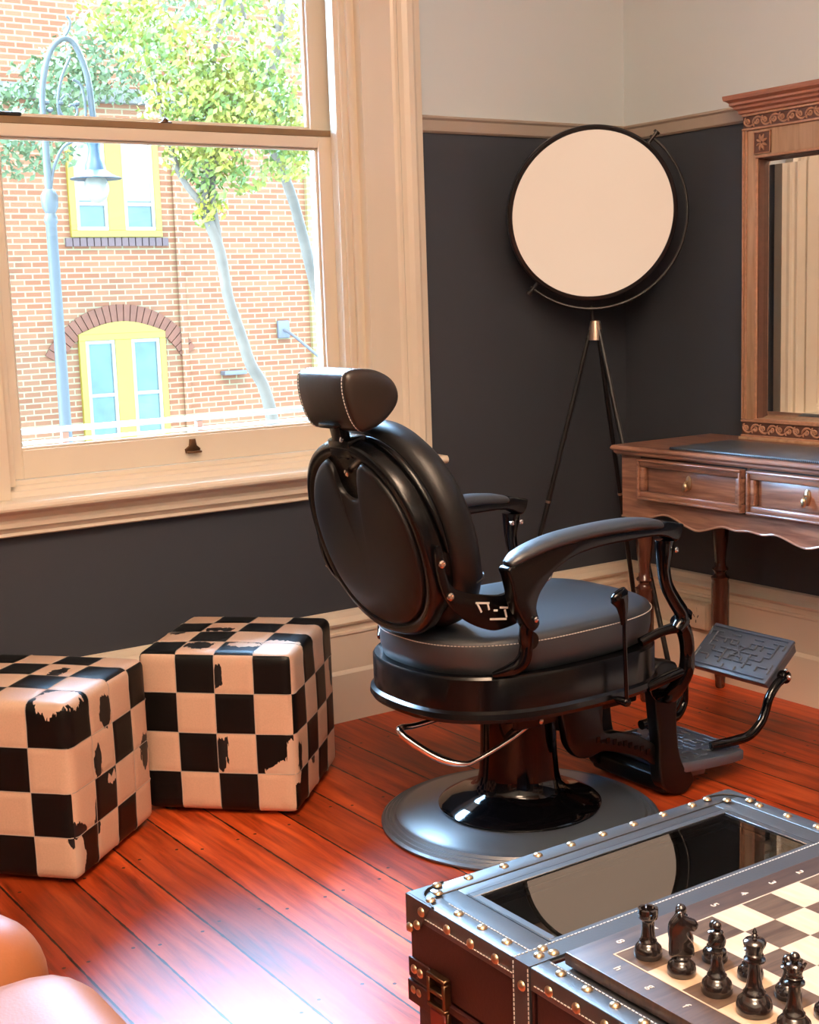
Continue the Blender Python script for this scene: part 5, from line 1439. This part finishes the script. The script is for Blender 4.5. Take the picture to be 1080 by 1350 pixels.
leaves([(2.30, 8, 3.05, .55, .5, .42, 1700), (2.75, 8, 3.2, .5, .5, .45, 1500), (2.35, 8, 2.62, .42, .3, .22, 700), (3.25, 8, 2.95, .35, .4, .3, 700), (2.40, 8, 2.28, .16, .15, .22, 160), (2.30, 8, 2.12, .10, .1, .10, 90),
        (2.0, 8, 3.6, .5, .5, .3, 700), (2.9, 8, 3.9, .6, .5, .4, 600), (2.75, 8, 2.45, .2, .2, .14, 110), (1.7, 8.2, 3.9, .4, .4, .3, 500), (3.2, 8, 2.55, .3, .3, .12, 200)], .045, 'foliage', M_LEAF, t1, t1o, 3)
t2 = thing('street_tree', 'second street tree whose pale trunk leans at the right of the lower pane', 'tree', (3.6, 8.6, -4.2)); t2o = Vector((3.6, 8.6, -4.2))
bm = B(); tube(bm, [(4.15, 8.6, -4.2), (4.08, 8.6, 0), (3.96, 8.6, .9), (3.80, 8.6, 1.5), (3.66, 8.6, 2.07), (3.57, 8.6, 2.38), (3.42, 8.6, 2.75), (3.2, 8.6, 3.3), (3.1, 8.6, 4.6), (3.3, 8.6, 5.4)], [.12, .09, .07, .06, .052, .052, .05, .05, .04, .03], 10, 4)
tube(bm, [(3.2, 8.6, 3.2), (3.5, 8.6, 3.8), (3.6, 8.6, 4.8)], [.06, .055, .04], 8, 3)
obj('trunk', Lc(bm, t2o), M_BARK, t2, angle=60)
leaves([(3.5, 8.8, 3.1, .4, .4, .4, 500), (3.9, 8.8, 3.9, .6, .5, .5, 700), (3.2, 8.8, 4.7, .7, .6, .5, 700), (3.9, 8.7, 2.9, .4, .4, .35, 400)], .045, 'foliage', M_LEAF, t2, t2o, 4)
t3 = thing('street_tree', 'pale green street tree behind the street lamp', 'tree', (1.2, 12.2, -4.2)); t3o = Vector((1.2, 12.2, -4.2))
bm = B(); tube(bm, [(.3, 12.2, -4.2), (.3, 12.2, 0), (.5, 12.2, 2.6), (1.2, 12.2, 4.2), (1.8, 12.2, 5.2)], [.14, .12, .09, .06, .03], 10, 4); obj('trunk', Lc(bm, t3o), M_BARK, t3, angle=60)
leaves([(2.1, 12.2, 3.35, .8, .5, .55, 1100), (1.3, 12.2, 3.6, .6, .5, .6, 700), (3.3, 12.2, 4.2, .8, .5, .5, 1100), (2.6, 12.2, 3.9, .6, .5, .4, 600), (4.2, 12.2, 4.9, .9, .5, .4, 600), (.6, 12.2, 3.0, .7, .5, .8, 600)], .055, 'foliage', M_LEAF2, t3, t3o, 5)

# outdoor colours scaled down to offset the over-bright sky falling on them
OUTK = (.80, .76, .66)
for m in bpy.data.materials:
    if m.name in OUTDOOR_NAMES:
        for nd in m.node_tree.nodes:
            if nd.type in ('MIX', 'TEX_BRICK'):
                for ip in nd.inputs:
                    if ip.type == 'RGBA' and not ip.is_linked: ip.default_value = (*[c*k for c, k in zip(ip.default_value[:3], OUTK)], 1)
            if nd.type == 'VALTORGB':
                for el in nd.color_ramp.elements: el.color = (*[c*k for c, k in zip(el.color[:3], OUTK)], 1)

# ------------------------------------------------------------------ added fill lights, unseen above the frame, to brighten the room
def fill_light(x, y, power, size, col):
    t = thing('added_fill_light', 'added fill light with a round nickel rim, out of view', 'fill light', (x, y, CEIL-.10), group='added fill lamps')
    bm = B(); lathe(bm, [(.20, .10), (.22, .09), (.22, .07), (.19, .065)], 32); obj('rim', bm, M_NICKEL, t)
    for nm, pw, sz, dz, flip in (('down_fill', power, size, .03, 0), ('up_fill', power*3.2, size*.5, -.35, PI)):
        ld = bpy.data.lights.new(nm, 'AREA'); ld.shape = 'DISK'; ld.size = sz; ld.energy = pw; ld.color = col
        lo = bpy.data.objects.new(nm, ld); link(lo, t); lo.location = (0, 0, dz); lo.rotation_euler = (flip, 0, 0)
fill_light(-2.6, -3.0, 63, 1.3, (1, .74, .54))
fill_light(-3.9, -4.4, 76, 1.3, (1, .74, .54))

# ------------------------------------------------------------------ sky, sun, window portal
w = bpy.data.worlds.new('sky'); sc.world = w; w.use_nodes = True
N, L = w.node_tree.nodes, w.node_tree.links; bg = N['Background']
tc = N.new('ShaderNodeTexCoord'); n = N.new('ShaderNodeTexNoise'); n.inputs['Scale'].default_value = 2.5; n.inputs['Detail'].default_value = 6; L.new(tc.outputs['Generated'], n.inputs['Vector'])
r = N.new('ShaderNodeValToRGB'); r.color_ramp.elements[0].position = .4; r.color_ramp.elements[1].position = .65
r.color_ramp.elements[0].color = (.33, .60, 1, 1); r.color_ramp.elements[1].color = (.52, .76, 1, 1); L.new(n.outputs['Fac'], r.inputs[0]); L.new(r.outputs[0], bg.inputs['Color'])
# sky boosted over the building opposite to light the room, dimmer behind the viewer
sx_ = N.new('ShaderNodeSeparateXYZ'); L.new(tc.outputs['Generated'], sx_.inputs[0])
m1 = N.new('ShaderNodeMapRange'); m1.interpolation_type = 'SMOOTHSTEP'; m1.inputs['From Min'].default_value = -.05; m1.inputs['From Max'].default_value = .45
m1.inputs['To Min'].default_value = 12.5; m1.inputs['To Max'].default_value = 135.0
L.new(sx_.outputs['Y'], m1.inputs['Value']); L.new(m1.outputs[0], bg.inputs['Strength'])
sd = bpy.data.lights.new('sun', 'SUN'); sd.energy = 4.0; sd.angle = .02; sd.color = (1, .88, .66)
so_ = bpy.data.objects.new('sun', sd); COL.objects.link(so_)
so_.rotation_euler = Vector((.35, .75, -1.0)).to_track_quat('-Z', 'Y').to_euler()
pd = bpy.data.lights.new('window_portal', 'AREA'); pd.shape = 'RECTANGLE'; pd.size = 1.12; pd.size_y = 1.96; pd.cycles.is_portal = True
po = bpy.data.objects.new('window_portal', pd); COL.objects.link(po); po.location = ((WX0+WX1)/2, .245, (WZ0+WZ1)/2); po.rotation_euler = (-PI/2, 0, 0)

# ------------------------------------------------------------------ camera
pit, rol, yaw = 1.53084377e-01, -3.33760856e-02, 5.94240694e-01
f = Vector((math.sin(yaw)*math.cos(pit), math.cos(yaw)*math.cos(pit), -math.sin(pit)))
rt = Vector((math.cos(yaw), -math.sin(yaw), 0)); up = rt.cross(f)
R_ = rt*math.cos(rol) + up*math.sin(rol); U_ = -rt*math.sin(rol) + up*math.cos(rol)
cam = bpy.data.cameras.new('camera'); cam.sensor_fit = 'VERTICAL'; cam.sensor_height = 36; cam.sensor_width = 28.8; cam.lens = 1811.8/1350*36
cam.clip_start = .05; cam.clip_end = 200
cob = bpy.data.objects.new('camera', cam); COL.objects.link(cob)
cob.matrix_world = Matrix(((R_.x, U_.x, -f.x, -3.378), (R_.y, U_.y, -f.y, -3.601), (R_.z, U_.z, -f.z, 1.3), (0, 0, 0, 1)))
sc.camera = cob
vs = sc.view_settings; vs.view_transform = 'Standard'; vs.look = 'None'; vs.exposure = 0; vs.gamma = 1; vs.use_curve_mapping = False
sc.cycles.max_bounces = 8; sc.cycles.transparent_max_bounces = 12; sc.cycles.sample_clamp_indirect = 6; sc.cycles.use_denoising = True
